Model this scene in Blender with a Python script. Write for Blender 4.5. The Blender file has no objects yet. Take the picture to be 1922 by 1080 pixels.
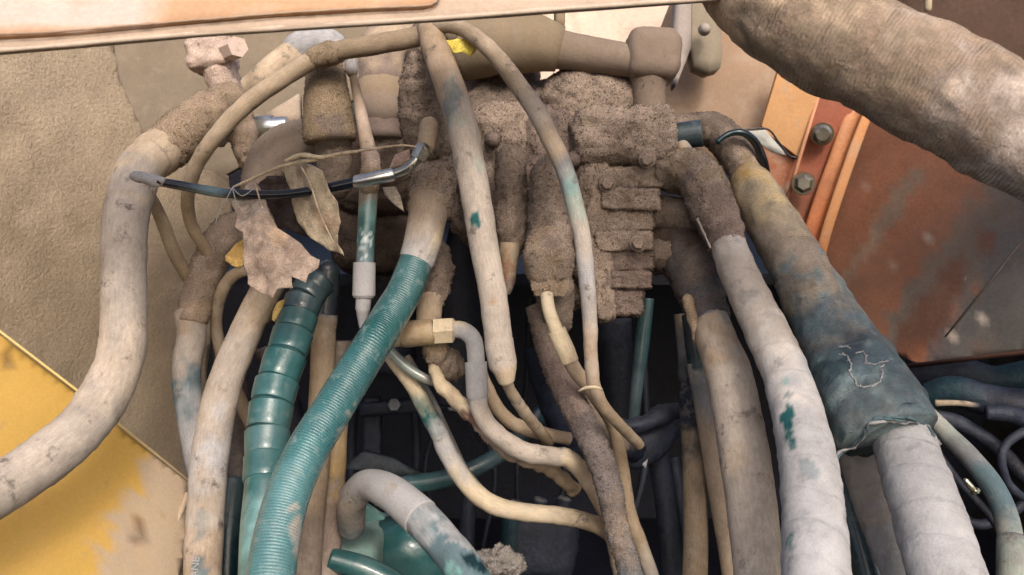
import bpy, bmesh, math, random
import numpy as np
from mathutils import Vector, Matrix, noise

random.seed(7); rng = np.random.default_rng(7)
S = bpy.context.scene
COL = S.collection

# ------------------------------------------------------------------ camera
PITCH = math.radians(10)
FPX = 1664.5                      # focal length in photograph pixels (1922 wide)
CAM = Vector((0, 0, 1.4))
cam_d = bpy.data.cameras.new('camera'); cam = bpy.data.objects.new('camera', cam_d); COL.objects.link(cam)
cam.location = CAM; cam.rotation_euler = (math.pi/2 - PITCH, 0, 0)
cam_d.sensor_fit = 'HORIZONTAL'; cam_d.sensor_width = 36; cam_d.lens = 36*FPX/1922
cam_d.clip_start = 0.02; cam_d.clip_end = 200
cam_d.dof.use_dof = True; cam_d.dof.focus_distance = 1.0; cam_d.dof.aperture_fstop = 9.0
S.camera = cam

# ------------------------------------------------------------------ light
w = bpy.data.worlds.new('World'); S.world = w; w.use_nodes = True
nt = w.node_tree
bg = nt.nodes['Background']; sky = nt.nodes.new('ShaderNodeTexSky')
SUN_EL, SUN_AZ = math.radians(40), math.radians(166)    # azimuth from +Y, clockwise seen from above; behind and left of the camera
sky.sky_type = 'NISHITA'; sky.sun_disc = False; sky.sun_elevation = SUN_EL; sky.sun_rotation = SUN_AZ
sky.dust_density = 6; sky.air_density = 0.8; sky.ozone_density = 0.3
nt.links.new(sky.outputs[0], bg.inputs[0]); bg.inputs[1].default_value = 0.15
sd = bpy.data.lights.new('sun', 'SUN'); sun = bpy.data.objects.new('sun', sd); COL.objects.link(sun)
sd.energy = 0.8; sd.angle = math.radians(10); sd.color = (1, .95, .9)
dirv = Vector((math.sin(SUN_AZ)*math.cos(SUN_EL), math.cos(SUN_AZ)*math.cos(SUN_EL), math.sin(SUN_EL)))
sun.rotation_euler = dirv.to_track_quat('Z', 'Y').to_euler()
S.view_settings.view_transform = 'Standard'; S.view_settings.look = 'None'
S.view_settings.exposure = 0.55; S.view_settings.gamma = 1
S.render.engine = 'CYCLES'; S.cycles.max_bounces = 6; S.cycles.use_denoising = True

# ------------------------------------------------------------------ helpers
cp, sp = math.cos(PITCH), math.sin(PITCH)
FWD = Vector((0, cp, -sp)); UP = Vector((0, sp, cp)); RIGHT = Vector((1, 0, 0))
def P(x, y, d):
    """photo pixel and distance along the view axis (metres) -> a place in the compartment"""
    return CAM + FWD*d + RIGHT*((x-961)/FPX*d) + UP*((540-y)/FPX*d)
def lin(c):
    return tuple(((v/255)/12.92 if v <= 10 else ((v/255+.055)/1.055)**2.4) for v in c)
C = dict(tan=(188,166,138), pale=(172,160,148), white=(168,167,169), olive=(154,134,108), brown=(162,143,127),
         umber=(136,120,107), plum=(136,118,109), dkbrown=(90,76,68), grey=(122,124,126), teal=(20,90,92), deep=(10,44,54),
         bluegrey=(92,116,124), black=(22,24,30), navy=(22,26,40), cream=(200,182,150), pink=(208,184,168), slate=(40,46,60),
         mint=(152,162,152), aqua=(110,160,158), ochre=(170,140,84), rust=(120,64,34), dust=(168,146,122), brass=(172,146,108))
C = {k: lin(v) for k, v in C.items()}
def col(c):
    c = C[c] if isinstance(c, str) else lin(c)
    g_ = .3*c[0]+.59*c[1]+.11*c[2]
    return tuple((g_+(v-g_)*.86)*.86 for v in c)

def nz(p, s, seed=0.0): return noise.noise(Vector((p[0]*s+seed, p[1]*s+seed*1.7, p[2]*s-seed)))

class MB:
    def __init__(self): self.v = []; self.f = []; self.c = []; self.uv = []
    def tube(self, pts, sides=20, step=None, lump=0.0, lscale=60, linear=False, cap='flat', ribs=None, squash=None, seed=0, fold=0):
        """pts: (x, y, diameter px, depth, colour). ribs=(pitch m, depth m) rings; squash: depth-wise flattening."""
        A = [(P(p[0], p[1], p[3]), p[2]*p[3]/FPX/2, Vector(col(p[4]))) for p in pts]
        out = []
        for i in range(len(A)-1):
            p0, p1, p2, p3 = A[max(i-1, 0)], A[i], A[i+1], A[min(i+2, len(A)-1)]
            L = (p2[0]-p1[0]).length
            st = step or max(0.0035, p1[1]*0.35)
            n = max(1, int(L/st))
            if linear and not lump: n = 1
            for k in range(n):
                t = k/n
                if linear: q = p1[0].lerp(p2[0], t)
                else:
                    a, b, c_, d_ = p0[0], p1[0], p2[0], p3[0]
                    q = 0.5*((2*b)+(c_-a)*t+(2*a-5*b+4*c_-d_)*t*t+(3*b-a-3*c_+d_)*t**3)
                ts = t if linear else t*t*(3-2*t)
                out.append((q, p1[1]*(1-ts)+p2[1]*ts, p1[2].lerp(p2[2], t)))
        out.append(A[-1])
        rings = []; ln = 0.0; ref = None; prevT = None
        for i, (q, r, c_) in enumerate(out):
            T = (out[min(i+1, len(out)-1)][0]-out[max(i-1, 0)][0])
            if linear and 0 < i < len(out)-1: T = (out[i+1][0]-q).normalized()+(q-out[i-1][0]).normalized() if (out[i+1][0]-q).length > 1e-6 and (q-out[i-1][0]).length > 1e-6 else T
            T = T.normalized() if T.length > 1e-9 else prevT
            if ref is None:
                ref = FWD - T*FWD.dot(T)
                if ref.length < 0.2: ref = RIGHT - T*RIGHT.dot(T)
            else: ref = ref - T*ref.dot(T)
            ref.normalize(); B = T.cross(ref)
            if i: ln += (q-out[i-1][0]).length
            prevT = T
            rings.append((q, r, c_, T.copy(), ref.copy(), B, ln))
        if cap == 'round':
            def hemi(R, sgn):
                q, r, c_, T, a, b, l = R; res = []
                for k in (1, 2, 3):
                    th = k/3*math.pi/2*0.93
                    res.append((q+T*sgn*r*math.sin(th), r*math.cos(th), c_, T, a, b, l+sgn*r*math.sin(th)))
                return res
            rings = hemi(rings[0], -1)[::-1] + rings + hemi(rings[-1], 1)
        base = len(self.v)
        sl = ln/max(1, len(rings)-1)
        for ri, (q, r, c_, T, a, b, l) in enumerate(rings):
            rr = r
            if ribs:
                ph = (l/ribs[0]) % 1.0
                rr = r*1.0 - ribs[1]*(1 if ph < .12 else 0) + ribs[1]*.5*math.sin(ph*math.pi)
            for j in range(sides):
                th = 2*math.pi*j/sides
                ca, sa = math.cos(th), math.sin(th)
                if squash: ca *= squash
                n = a*ca+b*sa
                p = q+n*rr
                k = 1.0
                if lump:
                    m = nz(p, lscale, seed)*lump + nz(p, lscale*2.7, seed+5)*lump*.5
                    p = p+n*m
                if fold:
                    p = p+n*(fold*nz((l, math.sin(th+l*25)*.02, math.cos(th+l*25)*.02), 90, seed))
                ci = len(self.v)
                kk = ri+int(round(nz(p, 45, seed+1)*2.6*r/max(sl, .001)+nz(p, 160, seed+4)*.8*r/max(sl, .001))) if not linear or step else ri
                self.v.append(p); self.c.append(rings[max(0, min(len(rings)-1, kk))][2])
        nr = len(rings)
        for i in range(nr-1):
            for j in range(sides):
                j2 = (j+1) % sides
                self.f.append((base+i*sides+j, base+i*sides+j2, base+(i+1)*sides+j2, base+(i+1)*sides+j))
                u0, u1 = j/sides, (j+1)/sides; l0, l1 = rings[i][6], rings[i+1][6]
                self.uv.append(((u0, l0), (u1, l0), (u1, l1), (u0, l1)))
        for e, flip in ((0, True), (nr-1, False)):
            idx = [base+e*sides+j for j in range(sides)]
            if flip: idx = idx[::-1]
            self.f.append(tuple(idx)); self.uv.append(tuple((0, rings[e][6]) for _ in idx))
        return self
    def rbox(self, x, y, wpx, hpx, d, thick, c_, rot=0, yaw=0, rad=.25, n=12, lump=.002, lscale=60, seed=0):
        """rounded box standing at pixel (x, y), depth d of its front face, thick metres deep"""
        hx, hy, hz = wpx*d/FPX/2, hpx*d/FPX/2, thick/2
        r = min(hx, hy, hz)*rad*2 if rad < .5 else min(hx, hy, hz)
        r = min(r, min(hx, hy, hz)*.98)
        R = Matrix.Rotation(math.radians(rot), 3, 'Y') @ Matrix.Rotation(math.radians(yaw), 3, 'Z')
        ctr = P(x, y, d+hz); cc = Vector(col(c_))
        ex, ey, ez = RIGHT, FWD, UP
        idx = {}
        def vert(a, b, cz):
            key = (round(a, 5), round(b, 5), round(cz, 5))
            if key in idx: return idx[key]
            p = Vector((a*hx, b*hz, cz*hy))
            inn = Vector((max(-hx+r, min(hx-r, p.x)), max(-hz+r, min(hz-r, p.y)), max(-hy+r, min(hy-r, p.z))))
            dn = p-inn
            if dn.length > 1e-7: nrm = dn.normalized(); p = inn+nrm*r
            else: nrm = Vector((a if abs(a) == 1 else 0, b if abs(b) == 1 else 0, cz if abs(cz) == 1 else 0)).normalized()
            pl = R @ p; nl = R @ nrm
            W = ctr+ex*pl.x+ey*pl.y+ez*pl.z; N = ex*nl.x+ey*nl.y+ez*nl.z
            if lump: W = W+N*(nz(W, lscale, seed)*lump+nz(W, lscale*2.6, seed+3)*lump*.6)
            self.v.append(W); self.c.append(cc); idx[key] = len(self.v)-1
            return idx[key]
        g = [-1+2*i/n for i in range(n+1)]
        for ax in range(3):
            for sg in (-1, 1):
                for i in range(n):
                    for j in range(n):
                        q = []
                        for (u, v_) in ((g[i], g[j]), (g[i+1], g[j]), (g[i+1], g[j+1]), (g[i], g[j+1])):
                            t = [0, 0, 0]; t[ax] = sg; t[(ax+1) % 3] = u; t[(ax+2) % 3] = v_
                            q.append(vert(*t))
                        if sg < 0: q = q[::-1]
                        self.f.append(tuple(q)); self.uv.append(tuple((0, 0) for _ in q))
        return self
    def poly(self, outline, plane, thick, c_, cell=.02, lump=0, lscale=20, seed=0, fine=0, bend=None):
        """flat plate traced as a polygon on a real plane; thick metres deep; cut into cells so that it can dent"""
        D = plane if callable(plane) else (lambda x, y: plane)
        bm = bmesh.new()
        vs = [bm.verts.new(P(x, y, D(x, y))) for x, y in outline]
        f = bm.faces.new(vs); f.normal_update()
        n = f.normal.copy()
        if n.dot(FWD) > 0: n = -n
        ax = n.cross(UP).normalized() if abs(n.dot(UP)) < .9 else n.cross(RIGHT).normalized(); ay = n.cross(ax)
        o = vs[0].co.copy()
        for a in (ax, ay):
            ds = [(v.co-o).dot(a) for v in bm.verts]; k = math.floor(min(ds)/cell)+1
            while k*cell < max(ds):
                bmesh.ops.bisect_plane(bm, geom=bm.verts[:]+bm.edges[:]+bm.faces[:], plane_co=o+a*k*cell, plane_no=a, dist=1e-5); k += 1
        bmesh.ops.recalc_face_normals(bm, faces=bm.faces[:])
        bm.verts.index_update()
        base = len(self.v); nv = len(bm.verts); cc = Vector(col(c_))
        off = []
        for v in bm.verts:
            q = v.co.copy(); m = 0
            if lump: m = nz(q, lscale, seed)*lump+nz(q, lscale*2.5, seed+2)*lump*.5
            if bend: m += bend((q-o).dot(ax), (q-o).dot(ay))
            off.append(q+n*m)
        for q in off: self.v.append(q); self.c.append(cc)
        for q in off: self.v.append(q-n*thick); self.c.append(cc)
        for f in bm.faces:
            ids = [v.index for v in f.verts]
            if f.normal.dot(n) < 0: ids = ids[::-1]
            self.f.append(tuple(base+i for i in ids)); self.uv.append(tuple((0, 0) for _ in ids))
            self.f.append(tuple(base+nv+i for i in ids[::-1])); self.uv.append(tuple((0, 0) for _ in ids))
        for e in bm.edges:
            if len(e.link_faces) == 1:
                f = e.link_faces[0]; a, b = [v.index for v in e.verts]
                ids = [v.index for v in f.verts]
                if (ids.index(a)+1) % len(ids) != ids.index(b): a, b = b, a
                if f.normal.dot(n) < 0: a, b = b, a
                self.f.append((base+a, base+nv+a, base+nv+b, base+b)); self.uv.append(((0, 0),)*4)
        bm.free()
        return self
    def stain(self, p, r, c_, amt=1.0, edge=.4, nscale=120, stretch=None):
        """wear, dirt or painted light of its own shape: vertices near p take colour c_"""
        cc = Vector(col(c_))
        for i, v in enumerate(self.v):
            dv = Vector(v)-p
            if stretch:
                a = stretch[0]; k = dv.dot(a); dv = dv-a*k+a*(k/stretch[1])
            q = dv.length/r + nz(v, nscale, 9)*edge
            if q < 1:
                t = min(1, (1-q)*6)*amt
                self.c[i] = self.c[i].lerp(cc, t)
        return self
    def grains(self, per_cm2, size=.0013, seed=0, spread=.45):
        """crumbs of dust stuck to the surface"""
        r_ = np.random.default_rng(seed+11)
        V = np.array([tuple(v) for v in self.v]); Cc = np.array([tuple(c) for c in self.c])
        tri = []
        for f in self.f:
            if len(f) <= 4:
                tri.append(f[:3])
                if len(f) == 4: tri.append((f[0], f[2], f[3]))
        T = np.array(tri); a, b, c_ = V[T[:, 0]], V[T[:, 1]], V[T[:, 2]]
        nn = np.cross(b-a, c_-a); ar = np.linalg.norm(nn, axis=1)/2
        N = min(int(ar.sum()*1e4*per_cm2), 60000)
        if N < 3: return self
        k = r_.choice(len(T), N, p=ar/ar.sum())
        u, v = r_.random(N), r_.random(N); m = u+v > 1; u[m] = 1-u[m]; v[m] = 1-v[m]
        p = a[k]*(1-u-v)[:, None]+b[k]*u[:, None]+c_[k]*v[:, None]
        n = nn[k]/(2*ar[k][:, None]+1e-12)
        # leave out what faces away from the open side
        sz = size*(.5+r_.random(N)**2*1.3)
        t1 = r_.normal(size=(N, 3)); t1 -= n*(t1*n).sum(1)[:, None]; t1 /= np.linalg.norm(t1, axis=1)[:, None]
        t2 = np.cross(n, t1)
        s = sz[:, None]
        q = np.stack([p+t1*s*.6-n*s*.2, p-t1*s*.3+t2*s*.55-n*s*.2, p-t1*s*.3-t2*s*.55-n*s*.2, p+n*s*(.5+.7*r_.random((N, 1)))+t1*s*.4*r_.normal(size=(N, 1))], 1)
        cc = Cc[T[k, 0]]*(1+spread*(r_.random((N, 1))*2-1))
        base = len(self.v)
        self.v.extend(map(tuple, q.reshape(-1, 3)))
        self.c.extend(map(tuple, np.repeat(cc, 4, axis=0)))
        B = base+4*np.arange(N)
        F = np.concatenate([np.stack([B, B+1, B+3], 1), np.stack([B+1, B+2, B+3], 1), np.stack([B+2, B, B+3], 1)])
        self.f.extend(map(tuple, F.tolist())); self.uv.extend([((0, 0),)*3]*len(F))
        return self
    def build(self, name, mat, parent=None, smooth=True, label=None, **tags):
        me = bpy.data.meshes.new(name)
        org = parent_loc(parent) if parent is not None else Vector(self.v[0])
        V = np.array([tuple(v) for v in self.v]) - np.array(org)
        me.from_pydata(V.tolist(), [], self.f)
        at = me.color_attributes.new('col', 'FLOAT_COLOR', 'POINT')
        cc = np.ones((len(self.c), 4), dtype=np.float32); cc[:, :3] = np.array([tuple(c) for c in self.c]); at.data.foreach_set('color', np.clip(cc, 0, 1).ravel())
        uvl = me.uv_layers.new(name='UVMap'); uvl.data.foreach_set('uv', np.array([x for f in self.uv for p in f for x in p], dtype=np.float32))
        me.polygons.foreach_set('use_smooth', [bool(smooth)]*len(me.polygons))
        if smooth == 'auto':
            me.polygons.foreach_set('use_smooth', [True]*len(me.polygons))
        me.materials.append(mat); me.update()
        if smooth == 'auto': me.set_sharp_from_angle(angle=math.radians(35))
        o = bpy.data.objects.new(name, me); COL.objects.link(o)
        if parent is not None: o.parent = parent
        if parent is None or parent.type == 'MESH': o.location = org if parent is None else (0, 0, 0)
        if label: o['label'] = label
        for k, v in tags.items(): o[k] = v
        return o
def parent_loc(o):
    l = Vector(o.location)
    while o.parent: o = o.parent; l += Vector(o.location)
    return l
def thing(name, label, cat, loc, group=None):
    o = bpy.data.objects.new(name, None); COL.objects.link(o); o.empty_display_size = .02
    o.location = loc; o['label'] = label; o['category'] = cat
    if group: o['group'] = group
    return o
def plane3(a, b, c):
    """plane through three (x, y, depth) points; its depth at any pixel"""
    M = np.array([[p[0], p[1], 1] for p in (a, b, c)]); k = np.linalg.solve(M, [1/p[2] for p in (a, b, c)])
    return lambda x, y: 1/(k[0]*x+k[1]*y+k[2])

# ------------------------------------------------------------------ materials
def mat(name, rough=.9, metal=0.0, spec=.3, blot=(18, .25), speck=(500, .25), bump=(700, .5, .0008), wrap=None, fibre=None, scratch=None, tint=None, coat=0, braid=None, tint2=None, weave=None):
    m = bpy.data.materials.new(name); m.use_nodes = True; n = m.node_tree.nodes; l = m.node_tree.links
    b = n['Principled BSDF']; b.inputs['Roughness'].default_value = rough; b.inputs['Metallic'].default_value = metal
    b.inputs['Specular IOR Level'].default_value = spec; b.inputs['Coat Weight'].default_value = coat
    at = n.new('ShaderNodeAttribute'); at.attribute_name = 'col'
    geo = n.new('ShaderNodeTexCoord')
    def nse(sc, det=4, rough_=.6, vec=None):
        t = n.new('ShaderNodeTexNoise'); t.inputs['Scale'].default_value = sc; t.inputs['Detail'].default_value = det; t.inputs['Roughness'].default_value = rough_
        l.new(vec or geo.outputs['Object'], t.inputs['Vector']); return t.outputs['Fac']
    def rng_(x, a, b_, c_, d_):
        r = n.new('ShaderNodeMapRange'); l.new(x, r.inputs[0])
        for i, v in enumerate((a, b_, c_, d_)): r.inputs[i+1].default_value = v
        return r.outputs[0]
    def math_(op, x, y):
        r = n.new('ShaderNodeMath'); r.operation = op
        for i, v in enumerate((x, y)):
            if isinstance(v, (int, float)): r.inputs[i].default_value = v
            else: l.new(v, r.inputs[i])
        return r.outputs[0]
    f1 = rng_(nse(blot[0], 6, .65), .3, .7, 1-blot[1], 1+blot[1])
    f2 = rng_(nse(speck[0], 3, .7), .32, .68, 1-speck[1], 1+speck[1])
    f = math_('MULTIPLY', f1, f2)
    h = nse(bump[0], 5, .7)
    if wrap or fibre or braid or weave:
        uv = n.new('ShaderNodeUVMap'); sep = n.new('ShaderNodeSeparateXYZ'); l.new(uv.outputs[0], sep.inputs[0])
    if wrap:      # wrap = (turns per metre, height weight): helical tape or cloth lines
        a = math_('ADD', math_('MULTIPLY', sep.outputs[1], wrap[0]), sep.outputs[0])
        a = math_('ADD', a, math_('MULTIPLY', nse(25), .5))
        fr = math_('FRACT', a, 0)
        hh = rng_(fr, 0, .12, 0, 1)
        h = math_('ADD', h, math_('MULTIPLY', hh, wrap[1]))
        f = math_('MULTIPLY', f, rng_(fr, 0, .08, 1-wrap[2], 1))
    if weave:     # fine rubber cover lines round the hose and faint scuffs along it
        a = math_('SINE', math_('MULTIPLY', math_('ADD', math_('MULTIPLY', sep.outputs[1], weave[0]), math_('MULTIPLY', nse(60), 2)), 6.283), 0)
        h = math_('ADD', h, math_('MULTIPLY', a, weave[1]*.35))
        mp = n.new('ShaderNodeMapping'); l.new(uv.outputs[0], mp.inputs[0]); mp.inputs['Scale'].default_value = (9, 14, 1)
        sc = rng_(nse(5, 6, .75, mp.outputs[0]), .35, .65, 1-weave[2]*2, 1+weave[2]*2)
        f = math_('MULTIPLY', f, sc)
    if braid:
        a = math_('SINE', math_('MULTIPLY', math_('ADD', math_('MULTIPLY', sep.outputs[1], braid[0]), sep.outputs[0]), 6.283), 0)
        b2 = math_('SINE', math_('MULTIPLY', math_('ADD', math_('MULTIPLY', sep.outputs[1], braid[0]*.8), math_('MULTIPLY', sep.outputs[0], -6)), 6.283), 0)
        h = math_('ADD', h, math_('MULTIPLY', a, braid[1])); h = math_('ADD', h, math_('MULTIPLY', b2, braid[1]*.4))
    mix = n.new('ShaderNodeVectorMath'); mix.operation = 'SCALE'; l.new(at.outputs['Color'], mix.inputs[0]); l.new(f, mix.inputs['Scale'])
    outc = mix.outputs[0]
    if tint2:
        mk2 = rng_(nse(tint2[1], 9, .72), tint2[2], tint2[3], 0, .75)
        mx = n.new('ShaderNodeMix'); mx.data_type = 'RGBA'; l.new(mk2, mx.inputs[0]); l.new(outc, mx.inputs[6]); mx.inputs[7].default_value = (*col(tint2[0]), 1)
        outc = mx.outputs[2]
    if tint:      # tint = (colour, scale, low, high): patches of another coat showing
        mk = rng_(nse(tint[1], 8, .7), tint[2], tint[3], 0, 1)
        mx = n.new('ShaderNodeMix'); mx.data_type = 'RGBA'; l.new(mk, mx.inputs[0]); l.new(outc, mx.inputs[6]); mx.inputs[7].default_value = (*col(tint[0]), 1)
        outc = mx.outputs[2]
        if metal or rough < .6:
            l.new(rng_(mk, 0, 1, rough, .95), b.inputs['Roughness'])
            if metal: l.new(rng_(mk, 0, 1, metal, 0), b.inputs['Metallic'])
    l.new(outc, b.inputs['Base Color'])
    bp = n.new('ShaderNodeBump'); bp.inputs['Strength'].default_value = bump[1]; bp.inputs['Distance'].default_value = bump[2]
    l.new(h, bp.inputs['Height']); l.new(bp.outputs[0], b.inputs['Normal'])
    return m
M_FUZZ = mat('caked_dust', 1, 0, .05, (26, .3), (650, .4), (600, 1, .0016))
M_DUST = mat('dusty_rubber', .9, 0, .2, (30, .22), (900, .14), (350, .8, .0006), weave=(420, .22, .08), tint=((112,102,94), 38, .58, .68), tint2=((192,180,164), 16, .5, .75))
M_WRAP = mat('wrapped_rubber', .9, 0, .2, (24, .2), (700, .12), (220, .8, .0014), wrap=(26, .7, .1), tint=((132,130,130), 30, .56, .72), tint2=((190,190,192), 14, .48, .75))
M_TEAL = mat('bare_rubber', .3, 0, .55, (22, .3), (500, .18), (260, .5, .0007), tint=((120,134,132), 40, .58, .8), tint2=((104,130,132), 9, .42, .8), coat=.3)
M_BRAID = mat('braided_rubber', .23, 0, .6, (20, .22), (600, .15), (500, .7, .0008), braid=(330, .35), tint=((122,142,142), 70, .55, .75), tint2=((104,138,142), 9, .42, .85), coat=.35)
M_GLOSS = mat('black_tube', .22, 0, .55, (10, .2), (300, .1), (200, .2, .0004))
M_METAL = mat('plated_steel', .28, .95, .5, (30, .2), (400, .15), (300, .3, .0003), tint=((150,135,115), 90, .58, .72))
M_BRASS = mat('dull_brass', .55, .35, .4, (30, .25), (400, .15), (300, .6, .0005), tint=((170,156,136), 60, .45, .65))
M_DARK = mat('grimy_shade_dark', .6, 0, .35, (9, .6), (120, .3), (60, .7, .004), tint=((30,36,54), 12, .6, .85))  # greasy dark tone that also holds the deep bay's shade
M_WALL = mat('sandy_wall', 1, 0, .05, (4, .14), (260, .12), (210, 1, .003), tint=((150,132,108), 3, .5, .75))
M_SMOOTH = mat('powdered_plate', .93, 0, .12, (12, .14), (400, .1), (160, .6, .001), tint=((150,136,118), 30, .56, .75))
M_YEL = mat('yellow_paint', .6, 0, .3, (9, .1), (300, .06), (120, .3, .0006), tint=((170,144,104), 22, .6, .7), tint2=((196,150,70), 5, .5, .8))
M_PEACH = mat('peach_paint', .7, 0, .25, (7, .13), (200, .08), (90, .5, .001), tint=((186,164,140), 16, .52, .72), tint2=((150,116,90), 60, .66, .72))
M_ORANGE = mat('rusty_orange_paint', .5, 0, .4, (8, .25), (200, .15), (90, .5, .001), tint=((124,92,72), 6, .48, .75), tint2=((170,150,132), 55, .68, .74))
M_LEAF = mat('dry_leaf', .8, 0, .15, (70, .4), (700, .3), (130, 1, .0028))
M_CLOTH = mat('wrapped_cloth', .95, 0, .1, (22, .26), (420, .2), (70, .9, .003), wrap=(15, .5, .12), tint=((112,100,86), 26, .52, .72), tint2=((184,168,148), 12, .52, .76), weave=(300, .25, .06))
M_SLEEVE = mat('sleeve_fabric', .55, 0, .35, (16, .32), (500, .2), (70, .8, .0025), weave=(240, .08, .12), tint=((74,74,76), 14, .5, .72), tint2=((122,134,136), 30, .52, .75))
M_CHALK = mat('chalk', 1, 0, .05, (60, .15), (900, .3), (900, 1, .001))

def hosething(name, label, cat, parts, group=None):
    """parts: (part name, material, points, options) -> one thing with its parts"""
    p0 = parts[0][2][0]
    t = thing(name, label, cat, P(p0[0], p0[1], p0[3]), group)
    for pn, m, pts, op in parts:
        op = dict(op); g = op.pop('grains', 0); gs = op.pop('gsize', .0013); st = op.pop('stains_and_light', []); sm = op.pop('smooth', True); lb = op.pop('label', None)
        mb = MB().tube(pts, **op)
        for s_ in st: mb.stain(P(*s_[0]), s_[1], s_[2], **(s_[3] if len(s_) > 3 else {}))
        if g: mb.grains(g, gs, seed=len(pn)+int(p0[0]))
        mb.build(pn, m, t, smooth=sm, label=lb)
    return t
FZ = dict(lump=.0035, lscale=90, grains=32, gsize=.0014, linear=True, step=.004, cap='round', sides=28)
FZS = dict(lump=.002, lscale=120, grains=26, gsize=.0012, linear=True, step=.004, cap='round', sides=22)
NUT = dict(sides=6, linear=True, smooth='auto')
RIM = dict(linear=True, sides=24, smooth='auto')

# ================================================================== SETTING
# engine bay behind everything, its darkness put into near-black colours
def slab(name, pts4, thick, c_, m, kind='structure', label=None, **kw):
    mb = MB(); 
    a = [Vector(p) for p in pts4]; n = (a[1]-a[0]).cross(a[2]-a[0]).normalized()
    mb.v = a+[p-n*thick for p in a]; mb.c = [Vector(col(c_))]*8
    mb.f = [(0,1,2,3),(7,6,5,4),(0,4,5,1),(1,5,6,2),(2,6,7,3),(3,7,4,0)]; mb.uv = [((0,0),)*4]*6
    return mb.build(name, m, None, smooth=False, kind=kind)
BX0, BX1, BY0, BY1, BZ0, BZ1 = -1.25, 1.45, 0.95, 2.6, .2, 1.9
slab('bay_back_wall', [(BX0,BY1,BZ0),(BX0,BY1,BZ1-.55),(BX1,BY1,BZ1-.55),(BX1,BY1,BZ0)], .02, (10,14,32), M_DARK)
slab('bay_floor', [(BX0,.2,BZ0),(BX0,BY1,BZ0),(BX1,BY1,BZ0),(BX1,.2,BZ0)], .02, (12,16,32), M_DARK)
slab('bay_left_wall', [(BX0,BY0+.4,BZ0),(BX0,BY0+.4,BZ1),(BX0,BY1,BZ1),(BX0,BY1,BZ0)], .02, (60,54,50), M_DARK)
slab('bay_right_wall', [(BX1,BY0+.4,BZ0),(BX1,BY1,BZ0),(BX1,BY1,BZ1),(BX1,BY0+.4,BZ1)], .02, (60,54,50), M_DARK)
slab('bay_shade_shelf', [(-.6,1.62,1.12),(-.6,BY1-.03,1.12),(1.2,BY1-.03,1.12),(1.2,1.62,1.12)], .02, (14,18,34), M_DARK)  # added shelf, keeps light from above out of the lower bay

# left dusty wall plate with a rolled edge and a smooth pressed pad
wl = thing('side_wall_plate', 'sandy tan dust covered machine side plate left of the thick hose', 'wall plate', P(100, 400, 1.3))
pw = plane3((0, 100, 1.12), (0, 900, 1.10), (330, 500, 1.34))
MB().poly([(-420,20),(208,20),(216,110),(224,145),(238,180),(256,220),(276,258),(300,300),(430,330),(442,460),(405,560),(388,700),(384,1000),(384,1300),(-420,1300)], pw, .012, (190,170,142), cell=.012, lump=.003, lscale=22).grains(7, .0011, spread=.25).build('plate', M_WALL, wl)
# grey smooth plate behind the wall plate's edge
g = MB().poly([(150,-80),(900,-80),(900,40),(560,250),(420,330),(150,420)], plane3((220,80,1.62),(480,80,1.62),(300,250,1.58)), .01, (132,118,99), cell=.05, lump=.002, lscale=5)
g.build('inner_plate', M_SMOOTH, None, label='smooth grey tan steel plate behind the white dusty fitting', category='steel plate')
# pale pink sunlit structure behind the valve
g = MB().poly([(560,-140),(1500,-140),(1500,262),(1180,232),(900,180),(560,120)], plane3((900,0,1.86),(1480,0,1.86),(1100,200,1.86)), .01, (226,200,178), cell=.06, lump=.003, lscale=4)
g.build('rear_plate', M_PEACH, None, label='pale peach steel plate in daylight behind the valve block', category='steel plate')
pg = plane3((1245,0,1.62),(1480,0,1.56),(1300,260,1.60))
g = MB().poly([(1236,60),(1300,-100),(1560,-100),(1560,420),(1270,262),(1228,215)], pg, .01, (170,140,112), cell=.04, lump=.004, lscale=8)
g.build('corner_plate', M_PEACH, None, label='brownish pink plate in the corner left of the tape wrapped duct', category='steel plate')
po = thing('post', 'grey green vertical post with a round white knob at the top', 'post', P(1330,60,1.5))
MB().poly([(1300,-90),(1356,-90),(1354,60),(1356,100),(1352,128),(1330,134),(1306,122),(1298,90)], 1.5, .05, (150,138,118), cell=.03).build('post_plate', M_SMOOTH, po)
MB().poly([(1278,-90),(1299,-90),(1297,90),(1270,160),(1262,120)], 1.49, .05, (170,158,150), cell=.03).build('flange', M_SMOOTH, po)
MB().tube([(1322,56,24,1.47,'pale'),(1324,54,20,1.44,'pale')], cap='round', linear=True, sides=16).build('knob', M_SMOOTH, po)

# yellow painted panel, bottom left
yp = thing('painted_plate', 'yellow painted panel worn to dust along its right side, bottom left', 'panel', P(100, 900, 1.05))
py = plane3((0,640,1.02),(350,905,1.13),(0,1080,.92))
mb = MB().poly([(-420,330),(0,628),(145,738),(352,905),(352,1010),(286,1300),(-420,1300)], py, .006, (208,164,58), cell=.011)
for (x, y, r) in ((330,900,.03),(310,960,.05),(280,1010,.05),(250,1080,.05),(340,1040,.08),(250,940,.018),(290,880,.026),(215,1080,.02),(300,1150,.09)):
    mb.stain(P(x, y, py(x, y)), r, (186,164,136), .95, .55, 60)
mb.stain(P(258,985,py(258,985)), .009, (120,84,50), .8, .6, 200); mb.stain(P(262,1008,py(262,1008)), .011, (128,110,92), .8, .6, 200)
mb.stain(P(15,672,py(15,672)), .008, (120,84,30), .8, .8, 300)
mb.build('panel_sheet', M_YEL, yp)
MB().tube([(-420,322,5,.955,(235,205,120)),(0,622,5,1.016,(235,205,120)),(145,733,5,1.055,(235,205,120)),(354,902,5,1.128,(225,200,160))], sides=8, linear=True).build('panel_edge', M_YEL, yp)
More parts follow.
